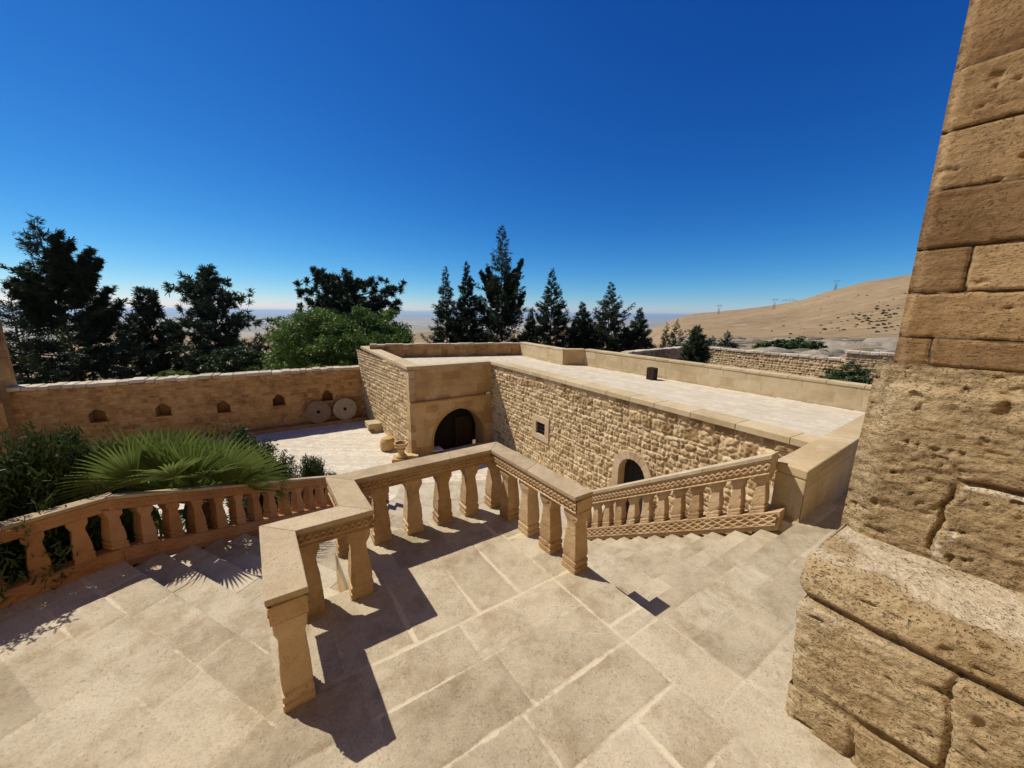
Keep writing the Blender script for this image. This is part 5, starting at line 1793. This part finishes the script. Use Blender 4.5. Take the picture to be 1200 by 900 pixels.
# scattered dry shrubs on the hillside
src = broadleaf("hill_shrub", (0, 0, 0), 1.5, .9, .75, "dark dry shrub dotted on the brown hillside", "shrub", "dry shrubs dotted over the hillside", 480, mat='dryshrub', nc=16, nl=22, leaf=.30)
rg = np.random.default_rng(9)
cnt = 0
while cnt < 120:
    if cnt < 80:
        px = rg.normal(1028, 26); py = rg.normal(373, 9)
    else:
        px = rg.uniform(880, 1100); py = rg.uniform(345, 400)
    if px < 860: continue
    r = ray(px, py)
    hd = math.hypot(r.x, r.y); hit = None
    for dd_ in np.geomspace(60, 900, 160):
        x, y, z = CAM.x + r.x * dd_ / hd, CAM.y + r.y * dd_ / hd, CAM.z + r.z * dd_ / hd
        if z < terrain_z(x, y): hit = (x, y, terrain_z(x, y)); break
    if hit is None: continue
    if cnt == 0: c = src
    else:
        c = src.copy(); COL.objects.link(c)
        for ch in src.children:
            k = ch.copy(); COL.objects.link(k); k.parent = c
    sc_ = rg.uniform(.25, .7)
    c.location = (hit[0], hit[1], hit[2] - .15); c.rotation_euler = (0, 0, rg.uniform(0, 6)); c.scale = (sc_, sc_, sc_ * rg.uniform(.7, 1))
    cnt += 1

# loose limestone of the rocky shelf: far too many to count
rg = np.random.default_rng(33)
ico = bmesh.new(); bmesh.ops.create_icosphere(ico, subdivisions=2, radius=1.0)
iv = np.array([v.co[:] for v in ico.verts]); if_ = np.array([[v.index for v in f.verts] for f in ico.faces]); ico.free()
RV, RF, RR = [], [], []
n_r = 0
while n_r < 900:
    a_ = math.radians(rg.uniform(24, 52)); band_ = rg.integers(0, 5)
    rr_ = [62, 78, 96, 118, 145][band_] * (1 + .06 * math.sin(a_ * 21 + band_ * 2) + rg.normal(0, .03))
    x, y = rr_ * math.sin(a_), rr_ * math.cos(a_)
    if noise3(np.array([[a_ * 14, band_ * 3.1, .3]]), 5)[0] < -.15: continue
    sz = rg.uniform(.25, 1.0) ** 2 * 1.6 + .15
    d_ = 1 + .35 * fbm3(iv * 1.3 + rg.uniform(0, 90, 3), 3, 7)
    p_ = iv * d_[:, None] * sz * np.array([rg.uniform(.9, 1.9), rg.uniform(.7, 1.2), rg.uniform(.35, .65)])
    an = -a_ + rg.normal(0, .4); ca, sa = math.cos(an), math.sin(an)
    p_ = np.stack([p_[:, 0] * ca - p_[:, 1] * sa + x, p_[:, 0] * sa + p_[:, 1] * ca + y, p_[:, 2] + terrain_z(x, y) + .05 * sz], 1)
    RF.append(if_ + len(RV) * len(iv)); RV.append(p_); RR.append(np.full(len(iv), rg.random())); n_r += 1
M['limestone'] = stone("shelf_limestone", (.15, .12, .08), (.25, .205, .145), (.36, .31, .235), sc=.5, bump=.8, pits=.3, rndamt=.9, grain=8, bump_d=.15, dark=(.12, .10, .07))
o = link("rocks", mesh_np("rocks", np.concatenate(RV), np.concatenate(RF), dict(rnd=np.concatenate(RR))), M['limestone'])
tag(o, kind="stuff")

# --- planting bed by the left stairs
def frond(name, hub, axis, span, L, parent, seed, n=34, droop=.25, fold=.5):
    rg = np.random.default_rng(seed)
    axis = unit(np.array(axis, float)); 
    face = np.array([.55, -.80, .25]) + rg.normal(0, .38, 3)
    side = unit(np.cross(face, axis)); nrm = np.cross(side, axis)
    if nrm @ face < 0: nrm = -nrm
    verts, faces, rnd = [], [], []
    for i in range(n):
        a = (i / (n - 1) - .5) * span
        dirv = axis * math.cos(a) + side * math.sin(a) + nrm * (.10 * math.cos(a * 2) + rg.normal(0, .03))
        dirv = dirv / np.linalg.norm(dirv)
        ll = L * (.82 + .18 * math.cos(a)) * rg.uniform(.92, 1.05)
        wv = unit(np.cross(dirv, nrm)); m_ = 6
        tone = rg.uniform(.25, .8)
        br = rg.random() < .12
        for k in range(m_):
            s0, s1 = k / m_, (k + 1) / m_
            def P(s):
                p = hub + dirv * (ll * s) - np.array([0, 0, droop * ll * s ** 3]) 
                w = ll * .024 * (math.sin(math.pi * min(1, s * .8 + .12)) ** .8) * (1 - s ** 4) + .001
                return p, w
            p0_, w0_ = P(s0); p1_, w1_ = P(s1)
            rid = nrm * fold
            o = len(verts)
            verts += [p0_ - wv * w0_ + rid * w0_, p0_, p0_ + wv * w0_ + rid * w0_, p1_ - wv * w1_ + rid * w1_, p1_, p1_ + wv * w1_ + rid * w1_]
            faces += [(o, o + 1, o + 4, o + 3), (o + 1, o + 2, o + 5, o + 4)]
            t = 1.0 if (s1 > .86 and rg.random() < .6) or br and s1 > .6 else tone + .15 * s1
            rnd += [min(1, t)] * 6
    me = mesh_np(name, verts, faces, dict(rnd=np.array(rnd)))
    return link(name, me, M['palm'], parent)

PDD = .52
pcx = at_dist(196, 6.1 - PDD, 0); pc = np.array([pcx.x, pcx.y, height_at(196, 600, 6.1 - PDD)])
palm = empty("fan_palm", Vector((pc[0], pc[1], ZC)), "fan palm with stiff radiating leaves growing behind the reddish balustrade", "palm")
mb = MB(); zz_ = ZC
while zz_ < pc[2] - .05:
    mb.tube((pc[0], pc[1], zz_), (pc[0], pc[1], zz_ + .16), .17, .13, 10); zz_ += .15
mb.build("trunk", M['bark'], palm)
rg = np.random.default_rng(21)
def px_vec(px, py, dd):           # direction from the crown to a photo point at distance dd
    q_ = at_dist(px, dd); return np.array([q_.x, q_.y, height_at(px, py, dd)]) - pc
fr = [((172, 584), 6.2, (-.12, .0, 1.0), 2.1, .80), ((200, 588), 6.0, (.08, -.1, 1), 2.0, .78), ((236, 584), 6.2, (.38, .0, .9), 2.1, .80), ((262, 584), 6.5, (.7, .1, .8), 1.9, .72),
      ((138, 590), 6.2, (-.45, -.1, .9), 2.1, .80), ((108, 592), 6.1, (-.8, -.1, .62), 2.0, .74), ((84, 596), 6.2, (-1, 0, .42), 1.9, .62), ((222, 590), 6.6, (.25, .4, 1), 2.2, .85), ((156, 586), 6.7, (-.25, .4, 1), 2.2, .85),
      ((190, 586), 6.9, (.0, .6, 1), 2.3, .88), ((248, 594), 6.3, (.75, -.1, .65), 2.0, .66), ((120, 600), 6.4, (-.8, .2, .5), 2.2, .62), ((270, 590), 6.7, (.9, .2, .5), 2.0, .62),
      ((180, 604), 6.3, (-.05, -.1, 1), 2.4, .52), ((212, 604), 6.3, (.2, -.1, 1), 2.4, .5), ((150, 604), 6.3, (-.3, -.1, .9), 2.4, .5), ((240, 602), 6.5, (.5, 0, .8), 2.3, .5),
      ((205, 618), 6.35, (.1, -.5, -.2), 2.6, .6), ((150, 622), 6.3, (-.4, -.5, -.25), 2.6, .6), ((115, 610), 6.5, (-.8, .1, .1), 2.6, .6), ((128, 586), 5.75, (-.4, -.6, .75), 2.0, .55), ((178, 580), 5.75, (.2, -.7, .7), 2.0, .55), ((222, 578), 5.9, (.4, -.7, .6), 2.0, .5)]
for i, ((px, py), dd, ax, sp, L) in enumerate(fr):
    h_ = px_vec(px - 10, py - 13, dd - PDD)
    hub = pc + h_
    fo = frond("frond", hub, ax, sp, L * 1.02, palm, 500 + i, n=28, droop=.06 + .14 * rg.random())
    mb = MB(); q0 = Vector(pc); q1 = Vector(hub); mid = q0.lerp(q1, .55) + Vector((0, 0, .06))
    mb.tube(q0, mid, .018, .013, 6); mb.tube(mid, q1, .013, .009, 6)
    mb.build("petiole", M['palm'], fo)

def stem_shrub(name, c, H, R, label, seed, n=26, mat='shrub', leaf=.05, spiky=True, per=60):
    rg = np.random.default_rng(seed); c = np.array(c, float)
    root = empty(name, Vector(c), label, "shrub")
    Cs, As, Bs, Rs = [], [], [], []
    mb = MB()
    for k in range(n):
        phi = rg.uniform(0, 2 * np.pi); rr = R * rg.uniform(.1, 1)
        tip = c + np.array([math.cos(phi) * rr, math.sin(phi) * rr, H * rg.uniform(.6, 1.0) * (1 - .35 * (rr / R) ** 2)])
        b0 = c + np.array([math.cos(phi) * rr * .2, math.sin(phi) * rr * .2, 0])
        mb.tube(b0, tip, .010, .002, 5)
        s = rg.uniform(.15, 1.0, per)
        p = b0 + (tip - b0) * s[:, None] + rg.normal(0, .035 + .07 * R, (per, 3)) * (1.05 - s[:, None] * .6)
        dirs = unit(rg.normal(0, .6, (per, 3)) + (tip - b0) / np.linalg.norm(tip - b0) * (1.1 if spiky else .3))
        ln = leaf * rg.uniform(.6, 1.3, per); sd = unit(np.cross(dirs, rg.normal(0, 1, (per, 3))))
        Cs.append(p); As.append(dirs * ln[:, None]); Bs.append(sd * (ln * .38)[:, None])
        Rs.append(np.clip(rg.uniform(.1, .6) + .4 * s + rg.normal(0, .1, per), 0, 1))
    quads_mesh("foliage", np.concatenate(Cs), np.concatenate(As), np.concatenate(Bs), np.concatenate(Rs), M[mat], root)
    mb.build("stem", M['bark'], root)
    return root

def bed_plant(px, d, py_top, z0=ZC):
    p = at_dist(px, d, z0); return p, height_at(px, py_top, d) - z0
# soil heaps of the planting bed
M['soil'] = plain("dry_soil", (.16, .11, .07), .95, .35, 6)
def heap(pts, z1):
    mb = MB(); mb.prism([tuple(xy(at_dist(px, d))) for px, d in pts], ZC - .2, z1)
    o = mb.build("planting_bed", M['soil'], None, .15, .05, .3); tag(o, kind="structure")
heap([(248, 7.6), (372, 7.7), (378, 9.4), (250, 9.8)], -2.45)
heap([(-260, 5.0), (40, 5.15), (70, 7.4), (-160, 7.6)], -1.6)
p, h = bed_plant(16, 5.62, 495, -1.7)
stem_shrub("garden_shrub", p, h, .62, "big dark rounded shrub filling the left edge behind the reddish balustrade", 520, n=240, mat='shrub', leaf=.034, spiky=True, per=420)
p, h = bed_plant(-95, 5.35, 500, -1.7)
stem_shrub("garden_shrub", p, h, .68, "dark shrub at the extreme left edge in front of the rounded one", 521, n=170, mat='shrub', leaf=.034, spiky=True, per=360)
p, h = bed_plant(285, 8.2, 505, -2.5)
stem_shrub("garden_shrub", p, h, .62, "dark leafy shrub between the fan palm and the small feathery juniper", 522, n=110, mat='cypress', leaf=.036, spiky=False, per=360)
p, h = bed_plant(346, 8.5, 533, -2.5)
stem_shrub("juniper_shrub", p, h, .52, "small feathery green juniper in front of the bright courtyard", 523, n=100, mat='shrub', leaf=.030, per=380)
p, h = bed_plant(258, 9.2, 492, -2.5)
stem_shrub("garden_shrub", p, h, .55, "green shrub behind the right hand leaves of the fan palm", 524, n=60, mat='shrub', leaf=.05, spiky=False, per=180)

# ================================================================== pylons on the ridge
def pylon(px, py_top, py_base, d, label, i):
    p = at_dist(px, d); zb = terrain_z(p.x, p.y)
    ztop = height_at(px, py_top, d)
    Hh = max(12, ztop - zb)
    root = empty("power_pylon", (p.x, p.y, zb), label, "pylon", "power pylons along the hill")
    sd = Vector((p.y, -p.x, 0)).normalized(); fw_ = Vector((p.x, p.y, 0)).normalized()
    b0 = Vector((p.x, p.y, zb - .5)); t = .18 * d / 600
    mb = MB()
    w = Hh * .11
    def P(u, z, v=0): return b0 + sd * u + fw_ * v + Vector((0, 0, z))
    waist = Hh * .58
    for sx in (-1, 1):
        for sy in (-1, 1):
            mb.tube(P(sx * w, 0, sy * w), P(sx * w * .35, waist, sy * w * .35), t * 1.2, t, 5)
            mb.tube(P(sx * w * .35, waist, sy * w * .35), P(sx * w * 1.25, Hh * .86, sy * w * .3), t, t * .8, 5)
            mb.tube(P(sx * w * 1.25, Hh * .86, sy * w * .3), P(sx * w * 1.25, Hh * .93, 0), t * .8, t * .7, 5)
    n = 6
    for k in range(n):
        z0, z1 = waist * k / n, waist * (k + 1) / n
        f = lambda z: w * (1 - .65 * z / waist)
        for sx in (-1, 1):
            mb.tube(P(sx * f(z0), z0, f(z0)), P(-sx * f(z1), z1, f(z1)), t * .6, t * .6, 4)
            mb.tube(P(sx * f(z0), z0, -f(z0)), P(-sx * f(z1), z1, -f(z1)), t * .6, t * .6, 4)
    mb.build("tower_frame", M['steel'], root)
    mb = MB()
    arm = Hh * .27
    mb.tube(P(-arm, Hh * .93), P(arm, Hh * .93), t * 1.1, t * 1.1, 5)
    mb.tube(P(-arm, Hh * .93), P(-w, Hh * .99), t * .7, t * .7, 4); mb.tube(P(arm, Hh * .93), P(w, Hh * .99), t * .7, t * .7, 4)
    mb.tube(P(-w * 1.3, Hh * .99), P(w * 1.3, Hh * .99), t, t, 4)
    for u in (-arm * .95, 0, arm * .95):
        mb.tube(P(u, Hh * .93), P(u, Hh * .86), t * .8, t * .8, 4)
    mb.build("cross_arm", M['steel'], root)
pylon(842, 357, 372, 640, "power pylon farthest left, standing alone on the low ridge", 0)
pylon(906, 356, 377, 520, "largest looking power pylon, in the middle of the slope", 1)
pylon(923, 350, 360, 900, "faint small power pylon just above and right of the middle one", 2)
pylon(974, 329, 346, 620, "power pylon highest up the ridge near the tower", 3)
